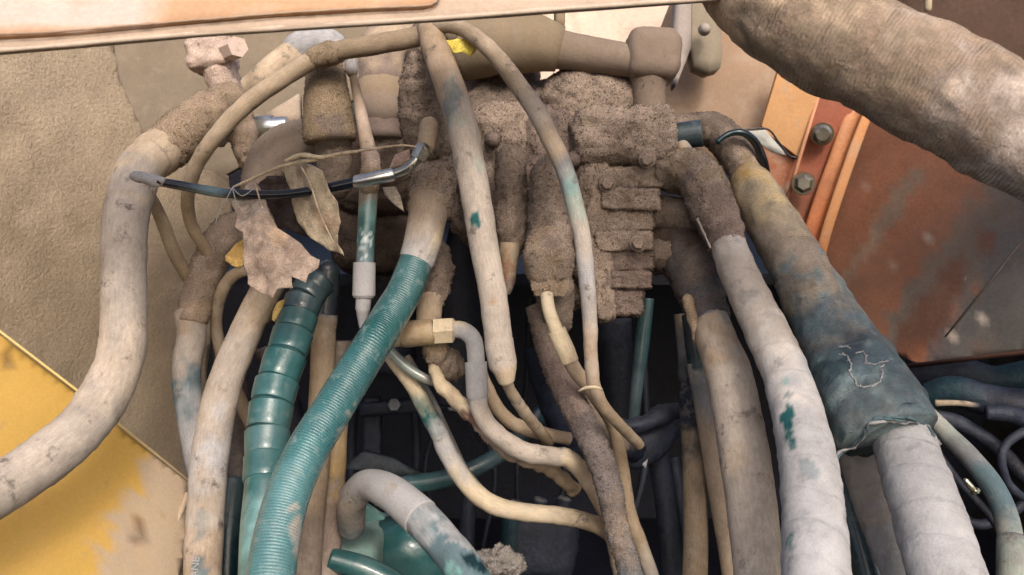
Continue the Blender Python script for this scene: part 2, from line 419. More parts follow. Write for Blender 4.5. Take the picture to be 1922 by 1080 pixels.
MB().tube([(352,925,10,1.118,'tan'),(330,985,12,1.10,'tan'),(280,1100,14,1.06,'tan'),(240,1200,14,1.04,'tan')], sides=10).build('folded_lip', M_SMOOTH, yp)

# right brown orange panel
pr = plane3((1500,400,1.62),(1900,660,1.26),(1900,200,1.34))
bp_ = thing('machine_panel', 'rust brown side panel with faded grey bands under the wrapped duct', 'panel', P(1700, 450, 1.45))
mb = MB().poly([(1470,100),(1620,130),(1922,250),(2300,400),(2560,520),(2560,625),(2300,640),(1922,656),(1722,684),(1560,600),(1480,480)], pr, .008, (148,94,64), cell=.014, lump=.004, lscale=5)
A_ = (P(1640,620,pr(1640,620))-P(1850,330,pr(1850,330))).normalized()
for (x, y, r, c_, s_) in ((1800,480,.045,(104,104,96),5.5),(1900,560,.05,(96,98,94),4),(1890,430,.05,(100,98,94),4),(1690,380,.02,(128,110,92),4),(1960,500,.09,(92,90,90),4),(1860,640,.05,(98,94,88),2),(1620,480,.012,(150,128,104),5),(1740,600,.03,(112,70,50),5)):
    mb.stain(P(x, y, pr(x, y)), r, c_, .85, .6, 30, stretch=(A_, s_))
for (x, y, r) in ((1701,412,.006),(1641,428,.005),(1670,482,.006),(1680,495,.007),(1743,450,.005),(1724,553,.005),(1736,576,.005),(1842,602,.013),(1752,540,.004),(1790,633,.008),(1622,350,.004)):
    mb.stain(P(x, y, pr(x, y)), r, (196,180,164), .9, .5, 300)
mb.build('panel_sheet', M_ORANGE, bp_)
prn = lambda k: (lambda x, y: pr(x, y)-k)
MB().tube([(1914,458,4,pr(1914,458)-.001,(84,74,68)),(1850,540,4,pr(1850,540)-.001,(84,74,68)),(1775,632,3,pr(1775,632)-.001,(84,74,68))], sides=6, linear=True).build('seam', M_ORANGE, bp_)
MB().tube([(1700,688,9,pr(1700,688)-.002,(84,54,40)),(1922,662,9,pr(1922,662)-.002,(84,54,40)),(2300,640,9,pr(2300,640),(84,54,40))], sides=10, linear=True).build('lower_edge', M_ORANGE, bp_)
br = thing('flange_bracket', 'orange bolted flange bracket beside the rust brown panel', 'bracket', P(1520, 300, 1.5))
pf = plane3((1500,180,1.50),(1600,250,1.50),(1480,400,1.53))
MB().poly([(1468,110),(1538,170),(1500,296),(1440,250),(1430,236)], lambda x, y: pf(x, y)-.012, .02, (214,158,96), cell=.02).build('upper_plate', M_PEACH, br, smooth=False)
MB().poly([(1430,236),(1500,296),(1470,400),(1440,420),(1400,330)], lambda x, y: pf(x, y)+.006, .01, (176,104,66), cell=.02).build('lower_plate', M_PEACH, br, smooth=False)
MB().poly([(1540,160),(1606,190),(1570,290),(1520,440),(1462,420),(1500,296)], pf, .01, (168,86,50), cell=.02).build('bolted_strip', M_ORANGE, br, smooth=False)
MB().tube([(1541,165,7,1.488,(214,150,110)),(1500,300,7,1.49,(205,140,96)),(1466,415,7,1.51,(190,110,70))], sides=8, linear=True).build('strip_edge', M_PEACH, br)
MB().tube([(1612,185,30,1.50,(206,132,70)),(1575,290,34,1.50,(206,132,70)),(1532,420,38,1.51,(200,110,44)),(1510,520,38,1.52,(190,100,40))], sides=14, squash=.3).build('rounded_ridge', M_ORANGE, br)
MB().tube([(1634,200,18,1.478,(218,146,76)),(1600,290,20,1.478,(214,150,90)),(1556,420,20,1.488,(206,140,80)),(1535,500,20,1.50,(190,110,60))], sides=12, squash=.35).build('worn_ridge', M_PEACH, br)
for bx_, by_ in ((1543,252),(1508,345)):
    hb = MB().tube([(bx_,by_,44,1.487,(150,140,120)),(bx_,by_,42,1.480,(150,140,120))], sides=20, linear=True)
    ob = hb.build('washer', M_METAL, br, smooth='auto')
    MB().tube([(bx_,by_,36,1.478,(170,165,150)),(bx_+1,by_,34,1.466,(170,165,150)),(bx_+1,by_,24,1.462,(176,170,156))], sides=6 if by_ > 300 else 24, linear=True).build('bolt_head', M_METAL, ob, smooth='auto')
t = MB().tube([(1385,246,3,1.42,'black'),(1438,242,4,1.42,'black'),(1462,268,4,1.42,'black'),(1480,292,5,1.42,'black'),(1496,297,5,1.42,'black')], sides=8)
t.build('cable', M_GLOSS, None, label='thin black cable crossing the orange flange bracket', category='cable')
g = MB().poly([(1392,248),(1436,244),(1478,292),(1450,286),(1418,264)], 1.44, .004, (196,196,186), cell=.02)
g.build('metal_scrap', M_SMOOTH, None, label='small pale grey metal tab behind the thin black cable', category='metal tab')

# upper right dark plate over the duct
g = MB().poly([(1400,-150),(2800,-150),(2800,600),(2300,395),(1922,225),(1740,130),(1500,20)], plane3((1700,0,1.02),(1922,0,1.0),(1922,100,1.03)), .01, (112,88,76), cell=.04)
g.build('upper_plate', M_ORANGE, None, label='dark brown steel plate above the wrapped duct, top right corner', category='steel plate')
MB().tube([(1741,-60,14,.98,(190,172,140)),(1742,16,14,.98,(176,160,130))], sides=12, linear=True, cap='round').build('stud', M_PEACH, None, label='short tan stud sticking down above the wrapped duct', category='stud')

# top beam
tb = thing('top_beam', 'peach painted steel beam running across the top over the hoses', 'beam', P(500, 20, .75))
pb = plane3((0,60,.70),(1300,-10,.80),(0,0,.72))
mb = MB().poly([(-300,78),(0,64),(140,56),(500,26),(700,14),(796,10),(812,6),(822,-4),(826,-30),(826,-70),(-300,-70)], pb, .005, (198,154,114), cell=.03, lump=.002, lscale=9)
mb.stain(P(60,8,pb(60,8)), .03, (212,196,190), .7, .5, 40, stretch=(RIGHT, 5)); mb.stain(P(600,40,pb(600,40)), .012, (190,150,100), .6, .5, 60, stretch=(RIGHT, 4))
mb.build('upper_face', M_PEACH, tb)
lf_ = lambda x, y: pb(x, y)+.008
MB().poly([(-300,108),(0,94),(370,63),(830,33),(1040,17),(1330,-3),(1700,-30),(1700,-110),(-300,-110)], lf_, .005, (188,164,142), cell=.03, lump=.001, lscale=9).build('lower_face', M_PEACH, tb)
MB().tube([(x, y, 9, lf_(x, y)+.002, (200,180,160)) for x, y in ((-300,109),(0,95),(370,64),(830,34),(1040,18),(1330,-2),(1700,-29))], sides=14, lump=.0005, lscale=40).build('rolled_lip', M_PEACH, tb)
MB().tube([(x, y, 5, pb(x, y)-.002, (176,146,120)) for x, y in ((-300,79),(0,65),(140,57),(500,27),(700,15),(796,11),(812,7),(822,-3),(827,-30),(827,-60))], sides=8, lump=.0008, lscale=120).build('weld_bead', M_PEACH, tb)

# big wrapped duct, top right
du = thing('wrapped_duct', 'fat duct wrapped in dusty tan cloth crossing the top right corner', 'duct', P(1600, 120, .8))
mb = MB().tube([(1340,-150,190,.86,(206,178,150)),(1430,-20,205,.83,(196,170,142)),(1530,52,208,.80,(150,132,110)),(1640,108,212,.78,(152,132,112)),(1760,165,214,.76,(156,134,114)),(1880,228,216,.74,(156,140,128)),(1960,275,218,.73,(190,174,162)),(2200,410,222,.70,(190,174,162)),(2700,720,236,.66,(176,160,146))], sides=64, step=.006, lump=.004, lscale=28, fold=.002)
ax_ = (P(1790,150,.7)-P(1730,245,.7)).normalized()
mb.stain(P(1765,195,.71), .0085, (206,184,164), .95, .15, 60, stretch=(ax_, 3.4))
mb.build('cloth_wrap', M_CLOTH, du)
for (a, b) in (((1478,-40),(1415,90)), ((1850,180),(1740,285)), ((1690,95),(1610,205))):
    pass

# ================================================================== VALVE BLOCK
vb = thing('valve_block', 'dust caked hydraulic valve block with stacked sections in the middle', 'valve block', P(1080, 400, 1.25))
def vpart(name, args, kw=None, gr=24, m=None):
    kw = kw or {}
    MB().rbox(*args, **dict(dict(n=18, lump=.004, lscale=70), **kw)).grains(gr*1.3, .0015, seed=int(args[0]), spread=.75).build(name, m or M_FUZZ, vb)
vpart('top_casting', (1110,222,215,170,1.16,.2,'brown'), dict(rot=6, n=30, rad=.45, lump=.006, lscale=35))
vpart('body_casting', (1035,320,400,330,1.195,.2,'umber'), dict(n=44, rad=.3, lump=.009, lscale=28))
vpart('body_casting', (1110,470,190,230,1.18,.12,'umber'), dict(n=30, rad=.35, lump=.008, lscale=35))
vpart('inlet_casting', (930,200,170,180,1.24,.16,'plum'), dict(n=22))
vpart('main_casting', (1158,272,200,112,1.13,.18,'brown'), dict(n=26, rad=.3, lump=.005, lscale=40))
vpart('shoulder_casting', (1228,250,56,90,1.14,.10,'brown'), dict(n=12, rad=.35))
vpart('left_casting', (950,320,160,240,1.165,.18,'brown'), dict(n=30, rad=.3, lump=.007, lscale=40))
vpart('centre_casting', (1030,325,140,240,1.16,.16,'plum'), dict(n=28, rad=.35, lump=.006, lscale=40))
vpart('column_casting', (1108,420,70,250,1.14,.14,'brown'), dict(n=24, rad=.4, lump=.005, lscale=50))
vpart('lower_column', (1130,535,40,140,1.14,.07,'brown'), dict(n=16, rad=.4, rot=-4))
for (x, y, w_, h_, dd) in ((1174,344,126,42,-.002),(1172,383,112,42,-.012),(1162,421,104,40,.0),(1160,457,108,38,-.008),(1166,492,98,38,.002),(1162,526,100,34,-.004),(1152,566,92,52,.006)):
    vpart('valve_section', (x,y,w_,h_,1.145+dd,.14,'brown' if y < 470 else 'plum'), dict(n=18, rad=.16, lump=.003, lscale=80, rot=(y % 4)-1.5), 26)
for (x, y, dd) in ((994,366,.03),(1075,300,0),(925,262,0),(1210,296,0)):
    q = MB().tube([(x,y,30,1.155+dd,'plum'),(x,y,28,1.14+dd,'plum')], cap='round', linear=True, sides=16, lump=.001, lscale=90).grains(20).build('bolt_head', M_FUZZ, vb)
for (x, y, d_) in ((1215,300,1.125),(925,400,1.15),(1140,345,1.135),(1198,457,1.125)):
    hb = MB().tube([(x,y,34,d_,'plum'),(x,y,32,d_-.004,'brown')], sides=18, linear=True).grains(14, .001).build('washer', M_FUZZ, vb, smooth='auto')
    MB().tube([(x,y,25,d_-.004,'brown'),(x,y,24,d_-.014,'brown'),(x,y,19,d_-.016,'brown')], sides=6, linear=True).grains(12, .001).build('hex_head', M_FUZZ, hb, smooth='auto')
vpart('rear_casting', (800,330,330,170,1.42,.2,'dkbrown'), dict(n=20))
vpart('side_casting', (720,450,180,130,1.45,.16,'dkbrown'), dict(n=16, lump=.008, lscale=25))
# ports running right to the hose fittings
for i, (y, x0, x1, d0) in enumerate(((398,1200,1320,1.22),(470,1190,1290,1.22),(322,1240,1282,1.20))):
    MB().tube([(x0,y,66,1.19,'umber'),(x1-40,y+4,60,1.17,'umber'),(x1,y+10,70,d0-.04,'umber')], **{k: v for k, v in FZ.items() if k not in ('grains', 'gsize')}).grains(24, seed=i).build('port_pipe', M_FUZZ, vb)

# smooth grey brown elbow pipe over the block
ep = thing('elbow_pipe', 'smooth grey brown elbow pipe with a blocky head above the valve block', 'pipe', P(1100, 100, 1.15))
OL = (146,128,102); OB = (140,122,106)  # lightened tan tones carry the warm haze of the upper area
MB().tube([(872,92,120,1.22,OL),(930,80,116,1.19,OL),(1010,82,106,1.18,OL),(1052,92,84,1.18,OL)], sides=32, linear=True, lump=.0015, lscale=40).build('pipe_body', M_SMOOTH, ep)
MB().tube([(1030,90,74,1.18,OL),(1110,103,66,1.17,OB),(1200,116,62,1.16,OB)], sides=28, lump=.001, lscale=40).build('pipe_arm', M_SMOOTH, ep)
MB().rbox(1222,110,104,100,1.13,.09,OB, rot=2, rad=.3, n=14, lump=.0015).build('pipe_head', M_SMOOTH, ep)
MB().tube([(1219,140,78,1.165,OB),(1218,168,62,1.165,OB),(1220,200,60,1.165,OB),(1224,260,64,1.165,OB)], sides=26, linear=True, lump=.001, lscale=40, step=.006).grains(6).build('pipe_neck', M_SMOOTH, ep)
MB().rbox(1050,30,20,60,1.22,.05,OL, n=4, lump=0).build('bracket_tab', M_SMOOTH, ep)

# ================================================================== LEFT TOP CLUSTER
sensor = thing('pressure_fitting', 'pinkish white dusted fitting with a hex bolt under the beam', 'fitting', P(410, 120, 1.22))
MB().rbox(398,104,84,62,1.19,.06,'pink', rot=-8, rad=.25, n=16, lump=.0035, lscale=70).grains(8, spread=.2).build('fitting_block', M_FUZZ, sensor)
MB().tube([(428,96,40,1.20,'pink'),(447,88,40,1.17,'pink')], sides=6, linear=True).build('hex_bolt', M_SMOOTH, sensor, smooth='auto')
MB().tube([(412,130,62,1.22,'pink'),(424,165,56,1.22,'pink'),(436,205,70,1.22,'dust'),(455,250,56,1.22,'brown'),(470,300,46,1.23,'brown')], **{k: v for k, v in FZ.items() if k not in ('grains', 'gsize')}).grains(22).build('fitting_stem', M_FUZZ, sensor)

# thick left hose
hosething('thick_hose', 'thick tan hose curving down from dusty elbow to the left edge', 'hose', [
    ('hose_body', M_DUST, [(292,292,72,1.12,'tan'),(262,318,86,1.10,'tan'),(244,372,84,1.07,'pale'),(234,430,82,1.05,'pale'),(233,520,80,1.03,'pale'),(232,600,83,1.01,'pale'),(228,660,86,.99,(186,170,152)),(207,722,88,.97,(186,170,152)),(165,790,92,.94,'pale'),(100,850,96,.90,'pale'),(0,918,100,.86,'pale'),(-130,985,106,.80,'pale'),(-300,1040,112,.75,'pale')], dict(sides=44, step=.006, lump=.0008, lscale=35, fold=.0012)),
    ('hose_collar', M_DUST, [(300,284,86,1.13,'tan'),(286,296,88,1.125,'tan')], dict(sides=32, linear=True, cap='round')),
    ('elbow_fitting', M_FUZZ, [(298,288,84,1.135,'dust'),(345,248,90,1.15,'dust'),(392,215,84,1.17,'dust'),(430,185,64,1.19,'dust')], dict(FZ, grains=16)),
    ])
# arched thin hoses
hosething('arched_hose', 'thin brown hose arching left from the top joint over the tan fitting', 'hose', [
    ('hose_body', M_DUST, [(815,62,34,1.06,'olive'),(770,72,38,1.06,'olive'),(700,85,38,1.06,'olive'),(610,103,36,1.07,(156,136,108)),(530,148,34,1.07,'tan'),(460,198,33,1.07,'tan'),(408,252,31,1.07,'tan'),(370,308,28,1.09,'tan'),(353,365,25,1.12,'olive'),(358,418,23,1.15,'olive'),(380,458,22,1.17,'olive'),(410,500,22,1.2,'olive')], dict(sides=20, lump=.0006, lscale=60)),
    ('sleeve_lump', M_FUZZ, [(596,108,44,1.07,'olive'),(622,100,46,1.068,'olive')], dict(FZS, grains=5)),
    ])
hosething('blurred_hose', 'wide grey tan hose behind the arched hose, upper left', 'hose', [
    ('hose_body', M_DUST, [(640,110,40,1.42,'tan'),(618,86,50,1.40,'pale'),(580,88,56,1.38,'tan'),(530,120,58,1.36,'tan'),(478,165,56,1.35,'tan'),(440,205,52,1.36,'olive'),(400,260,50,1.38,'olive')], dict(sides=24)),
    ('reflection_cap', M_DUST, [(560,92,60,1.37,'white'),(592,78,62,1.365,'white'),(622,86,58,1.37,'white')], dict(sides=24, cap='round'))])  # white cap paints the bright reflection on top of the hose
hosething('drain_hose', 'thin tan hose hanging between the thick hose and dusty wall plate', 'hose', [
    ('hose_body', M_DUST, [(255,330,16,1.14,'tan'),(272,352,20,1.14,'olive'),(292,388,23,1.15,'olive'),(310,430,25,1.16,'olive'),(325,470,25,1.17,'olive'),(348,512,24,1.19,'olive'),(380,560,24,1.22,'olive')], dict(sides=16))])

# canvas coloured conical fitting and neighbours
hosething('cone_fitting', 'olive brown cone shaped fitting hanging below the arched hose', 'fitting', [
    ('cone', M_FUZZ, [(610,104,48,1.12,'olive'),(611,134,72,1.12,'olive'),(614,196,88,1.12,'olive'),(619,256,100,1.12,'olive'),(620,266,94,1.12,'umber')], dict(FZ, grains=10, lump=.0014, cap='flat')),
    ('stem', M_FUZZ, [(624,255,70,1.13,'umber'),(630,345,60,1.14,'umber')], dict(FZS))])
hosething('curved_pipe', 'thick dark brown elbow pipe left of the cone fitting', 'pipe', [
    ('pipe_body', M_SMOOTH, [(620,262,76,1.2,'umber'),(560,268,84,1.19,'umber'),(515,290,80,1.18,'umber'),(492,335,74,1.18,'umber'),(488,400,70,1.2,'umber'),(492,470,60,1.24,'umber')], dict(sides=28, lump=.002, lscale=40, grains=6)),
    ])
hosething('steel_union', 'small bright steel union between dusty pipes, upper left', 'union', [
    ('union_body', M_METAL, [(478,240,40,1.24,'grey'),(496,240,46,1.235,(210,215,215)),(512,240,46,1.235,(225,228,228))], dict(RIM)),
    ('union_nut', M_METAL, [(510,240,40,1.235,(220,220,222)),(540,236,34,1.235,(220,220,222))], dict(RIM)),
    ])
g = MB().poly([(498,214),(560,176),(562,226),(530,236)], 1.34, .02, (190,170,150), cell=.02, lump=.001)
g.build('pipe_bracket', M_SMOOTH, None, label='pale tan bracket plate above the bright steel union', category='bracket')
hosething('loop_pipe', 'broad dusty pipe bend rising behind the arched hose, top', 'pipe', [
    ('pipe_body', M_SMOOTH, [(716,260,80,1.26,'plum'),(716,180,84,1.26,'plum'),(716,120,84,1.26,'brown'),(726,80,86,1.27,'tan'),(770,76,70,1.32,'tan')], dict(sides=30, lump=.003, lscale=60, grains=5)),
    ('pipe_ring', M_SMOOTH, [(716,176,96,1.255,'olive'),(716,196,96,1.255,'brown')], dict(sides=30, linear=True, cap='round')),
    ('pipe_tail', M_FUZZ, [(720,230,84,1.28,'umber'),(730,300,96,1.28,'umber'),(740,360,90,1.3,'dkbrown')], dict(FZ))])
g = MB().poly([(668,105),(694,96),(720,108),(704,132),(676,130)], 1.17, .006, (206,184,158), cell=.01, lump=.003, lscale=80)
hosething('white_cap_fitting', 'small pale capped fitting between cone fitting and pipe bend', 'fitting', [
    ('cap', M_DUST, [(659,112,24,1.12,'white'),(660,132,26,1.12,'white'),(662,142,18,1.12,'olive')], dict(RIM)),
    ('thin_hose', M_DUST, [(662,140,15,1.12,'dust'),(670,176,18,1.12,'dust'),(680,225,24,1.12,'pink'),(692,285,30,1.12,'dust'),(698,320,32,1.12,'dust')], dict(sides=16))])

# central elbow with nut & black tube
hosething('dust_cone', 'brown fuzzy cone of dust on the upright fitting left of the long hose', 'fitting', [
    ('cone', M_FUZZ, [(780,112,34,1.06,'brown'),(782,150,62,1.07,'umber'),(790,210,86,1.08,'umber'),(806,270,92,1.09,'umber')], dict(FZ, lump=.003)),
    ('spout', M_DUST, [(806,238,38,1.0,'olive'),(800,276,36,.985,'olive')], dict(sides=20, cap='round'))])
hosething('black_tube', 'shiny black tube with torn white tip ending in a plated elbow', 'tube', [
    ('tube_body', M_GLOSS, [(296,341,16,1.0,'navy'),(340,349,18,1.0,'navy'),(400,360,19,.995,'bluegrey'),(436,364,18,.99,'navy'),(520,366,17,.985,'black'),(590,358,18,.98,'black'),(668,342,19,.975,'navy')], dict(sides=18)),
    ('torn_tip', M_CHALK, [(250,331,16,1.0,'white'),(262,333,22,1.0,'white'),(284,339,22,1.0,'white'),(306,343,18,1.0,(170,168,170))], dict(sides=18, lump=.0025, lscale=200, step=.002, cap='round')),
    ('ferrule', M_METAL, [(664,342,22,.975,(200,200,198)),(668,342,26,.975,(215,215,212)),(736,328,25,.97,(215,215,212)),(740,327,20,.97,(190,190,186))], dict(RIM)),
    ('elbow', M_METAL, [(738,327,18,.97,(180,178,170)),(756,321,18,.968,(180,178,170)),(774,309,18,.965,(180,178,170)),(786,294,19,.965,(180,178,170))], dict(sides=18)),
    ('nut', M_METAL, [(784,299,32,.965,(205,200,185)),(792,284,34,.965,(205,200,185)),(796,276,28,.968,(170,160,140))], NUT),
    ])
# teal printed hose K
hosething('short_hose', 'short teal grey hose with a pale ferrule pointing down, left of the braided hose', 'hose', [
    ('hose_body', M_TEAL, [(693,330,36,1.04,'umber'),(692,365,36,1.04,'dust'),(690,392,35,1.04,'aqua'),(687,440,34,1.04,'teal'),(685,496,34,1.04,'bluegrey')], dict(sides=24, stains_and_light=[((688,452,1.02), .012, (190,206,208), dict(edge=1.6, nscale=700))])),
    ('ferrule', M_SMOOTH, [(684,493,42,1.04,'white'),(683,555,43,1.04,'white'),(683,560,36,1.04,'white')], dict(RIM)),
    ('tapered_stem', M_SMOOTH, [(683,558,30,1.04,'white'),(681,580,28,1.04,'white'),(681,584,25,1.04,'white'),(680,610,14,1.05,'white'),(682,625,8,1.05,'white')], dict(RIM)),
    ('top_joint', M_FUZZ, [(694,288,30,1.03,'pink'),(696,318,38,1.03,'dust'),(694,352,36,1.035,'brown')], dict(FZS, grains=10)),
    ])
# small torn flap right of the ferrule
g = MB().poly([(718,352),(742,350),(752,370),(759,398),(740,384),(722,366)], 1.02, .0012, (170,156,140), cell=.008, lump=.004, lscale=60)
g.build('torn_flap', M_LEAF, None, label='small pointed torn flap hanging under the plated ferrule', category='rubber flap')
g = MB().poly([(742,290),(768,280),(772,302),(752,312),(728,318)], 1.0, .0012, (165,140,126), cell=.006, lump=.003, lscale=80)
g.build('bark_scrap', M_LEAF, None, label='brown scrap of bark lying above the plated ferrule', category='leaf scrap')

# ---- dried leaves
crk = lambda s: (lambda a, b: .008*math.sin(a*62+s)*math.cos(b*40+s)+.003*abs(math.sin(a*95+b*35+s))-.002*abs(math.sin(a*60-b*120+s)))
lf = thing('curled_leaf', 'crumpled brown dead leaf with torn lower edge, largest of the leaves', 'leaf', P(510, 440, .98))
LP = plane3((440,350,1.0),(590,480,.955),(470,520,.95))
mb = MB().poly([(512+(a-512)*1.08, 445+(b-445)*1.06) for a, b in [(438,358),(452,378),(478,340),(492,362),(508,404),(522,432),(540,440),(560,455),(576,474),(593,484),(590,498),(576,512),(572,530),(548,520),(550,540),(524,542),(512,553),(486,538),(468,528),(462,490),(462,440),(448,430),(449,404),(436,380)]], LP, .0008, (160,140,124), cell=.0028, lump=.005, lscale=38, seed=2, bend=crk(1))
for (x, y, r, c_) in ((500,500,.013,(96,74,66)),(546,474,.012,(92,72,66)),(486,470,.008,(110,86,76)),(530,515,.007,(104,80,72)),(480,400,.014,(150,146,140)),(520,450,.01,(192,158,120)),(450,370,.01,(140,150,148))): mb.stain(P(x, y, LP(x, y)), r*1.15, c_, .42, .9, 110)  # dark spots put the shade of the leaf's hollows into its colour
mb.build('leaf_blade', M_LEAF, lf)
MB().tube([(478,342,3,.985,'tan'),(500,420,3,.972,'tan'),(520,500,3,.955,'tan')], sides=6).build('leaf_vein', M_LEAF, lf)
lf2 = thing('flat_leaf', 'smooth tan dead leaf with a pointed tip, right of the crumpled leaf', 'leaf', P(585, 390, .98))
LP2 = plane3((530,320,1.0),(635,380,.97),(635,475,.985))
fold2 = lambda a, b: -.35*abs(a*.8+b*.2-.03)*.5
mb = MB().poly([(522,316),(560,300),(580,306),(614,320),(622,352),(636,380),(638,418),(630,440),(630,462),(640,482),(612,472),(580,440),(546,398),(538,360)], LP2, .0008, (180,164,140), cell=.004, lump=.002, lscale=30, seed=5, bend=crk(2.2))
mb.stain(P(600,420,.97), .02, (196,164,136), .7, .5, 80); mb.build('leaf_blade', M_LEAF, lf2)
MB().tube([(562,308,4,.975,'tan'),(582,345,3,.965,'cream'),(600,400,3,.962,'tan'),(628,460,2.5,.968,'tan')], sides=6).build('leaf_vein', M_LEAF, lf2)
lf3 = MB().poly([(486,346),(505,330),(528,330),(548,372),(570,402),(600,440),(590,452),(566,440),(548,428),(524,428),(506,396)], plane3((500,340,1.045),(590,440,1.03),(500,400,1.05)), .0012, (62,52,50), cell=.005, lump=.01, lscale=60, seed=8, bend=crk(4))  # leaf colour darkened for the black gap between the leaves
lf3.build('shaded_leaf', M_LEAF, None, label='dark curled leaf wedged between the two tan leaves', category='leaf')
for nm, o_, dd, c_, lab in (('yellow_leaf_or_lit_gap', [(424,480),(440,458),(462,448),(462,490),(450,504),(434,498),(425,490)], 1.04, (212,170,84), 'small yellow leaf at the left edge of the crumpled leaf'),
                       ('yellow_leaf_or_lit_gap', [(512,585),(520,568),(535,562),(528,580),(516,604),(512,600)], 1.06, (216,180,90), 'tiny yellow leaf beside the top of the ribbed teal hose'),
                       ('yellow_leaf_or_lit_gap', [(838,76),(868,73),(886,76),(900,88),(884,106),(868,99),(850,98)], 1.0, (250,226,70), 'bright yellow leaf shape standing in for the lit gap under the thin arched hose')):  # this last piece is a yellow-lit gap built as a leaf
    MB().poly(o_, dd, .0012, c_, cell=.006, lump=.006, lscale=70).build(nm, M_LEAF, None, label=lab, category='leaf', group='yellow leaves')
g = MB().tube([(436,352,4,.975,'tan'),(475,335,6,.97,'tan'),(530,312,7,.962,'tan'),(590,299,9,.958,'cream'),(640,289,7,.955,'tan'),(700,280,5,.953,'tan'),(752,273,4,.955,'tan'),(782,276,3,.96,'tan')], sides=8, lump=.0008, lscale=200)
g.tube([(534,303,5,.955,'cream'),(566,292,10,.952,'cream'),(600,296,9,.954,'cream'),(640,290,5,.956,'tan')], sides=8, lump=.001, lscale=200)
g.build('dry_stalk', M_LEAF, None, label='long dry straw stalk lying across above the dead leaves', category='plant stalk')
st_ = MB()
for a in ([(436,352),(428,368),(415,390),(404,420)], [(436,352),(455,368),(478,352)], [(436,352),(444,380),(460,400),(470,392)]):
    st_.tube([(x, y, 2, .972, 'white') for x, y in a], sides=5)
st_.build('loose_thread', M_CHALK, None, label='thin pale thread tangled at the end of the straw stalk', category='thread')

# ================================================================== LEFT HOSES
hosething('dusty_hose', 'hose brown with caked dust above and wiped grey below, behind the tan hose', 'hose', [
    ('hose_body', M_DUST, [(352,600,56,1.20,'pale'),(355,585,56,1.20,'dust'),(360,630,54,1.19,'pale'),(351,680,53,1.18,'pale'),(351,730,52,1.17,'bluegrey'),(360,790,52,1.165,'white'),(370,850,50,1.16,'white'),(384,940,50,1.15,'grey'),(392,1100,50,1.14,'teal'),(396,1250,50,1.13,'teal')][1:], dict(sides=28, step=.006)),
    ('caked_top', M_FUZZ, [(470,440,60,1.22,'umber'),(440,430,66,1.21,'umber'),(412,458,66,1.20,'umber'),(388,510,64,1.20,'brown'),(370,560,60,1.20,'brown'),(361,605,56,1.195,'dust')], dict(lump=.003, lscale=90, grains=22, sides=28, step=.005)),
    ])
hosething('tan_hose', 'tan hose with faint white printing at the bottom, left of the ribbed hose', 'hose', [
    ('hose_body', M_DUST, [(500,540,50,1.13,'dust'),(476,590,57,1.12,'tan'),(452,645,60,1.10,'pale'),(427,705,63,1.08,'pale'),(409,770,67,1.07,'pale'),(394,860,70,1.05,'white'),(386,960,70,1.02,'pale'),(380,1080,70,.98,'dust'),(376,1250,76,.94,'dust')], dict(sides=36, step=.005, lump=.0006, lscale=60, stains_and_light=[((372,1060,.955), .014, 'bluegrey', dict(stretch=(UP, 5), amt=.85)), ((378,960,.99), .011, 'bluegrey', dict(stretch=(UP, 6), amt=.5)), ((446,650,1.08), .004, 'brown'), ((415,925,1.02), .003, 'brown')])),
    ('ferrule', M_DUST, [(515,522,56,1.135,'grey'),(496,552,58,1.13,'olive'),(478,592,60,1.12,'tan'),(476,597,57,1.12,'tan')], dict(RIM, sides=30)),
    ])
hosething('ribbed_hose', 'glossy teal hose wrapped in broad overlapping ribs', 'hose', [
    ('hose_core', M_TEAL, [(606,520,54,1.12,'deep'),(580,548,56,1.11,'deep'),(560,590,62,1.09,'deep'),(545,640,64,1.07,'teal'),(524,700,66,1.05,'teal'),(509,760,66,1.03,'teal'),(502,820,62,1.01,'teal'),(499,880,64,.99,'teal'),(497,906,74,.98,'teal'),(491,1000,80,.95,'aqua'),(488,1100,82,.92,'teal'),(486,1250,84,.88,'teal')], dict(sides=30)),
    ])
rh = bpy.data.objects['ribbed_hose']
RC = [(600,526,1.118),(584,544,1.11),(571,562,1.10),(560,590,1.09),(551,622,1.078),(538,664,1.062),(521,714,1.045),(510,757,1.03),(502,807,1.015),(500,857,1.0),(497,907,.98)]
for i in range(len(RC)-1):
    a, b = RC[i], RC[i+1]; wd = 56+min(i, 6)*2.2+(i*.4)
    cc = 'deep' if i < 3 else ('teal' if i % 2 else (34,96,100))
    def at(t, dw): return (a[0]+(b[0]-a[0])*t, a[1]+(b[1]-a[1])*t, wd+dw, a[2]+(b[2]-a[2])*t, cc)
    MB().tube([at(0,-2),at(.05,7),at(.1,11),at(.3,10),at(.6,9),at(.88,8),at(.97,5),at(1,-2)], sides=36, linear=True, step=.004, lump=.0006, lscale=60).build('rib', M_TEAL, rh, smooth='auto')
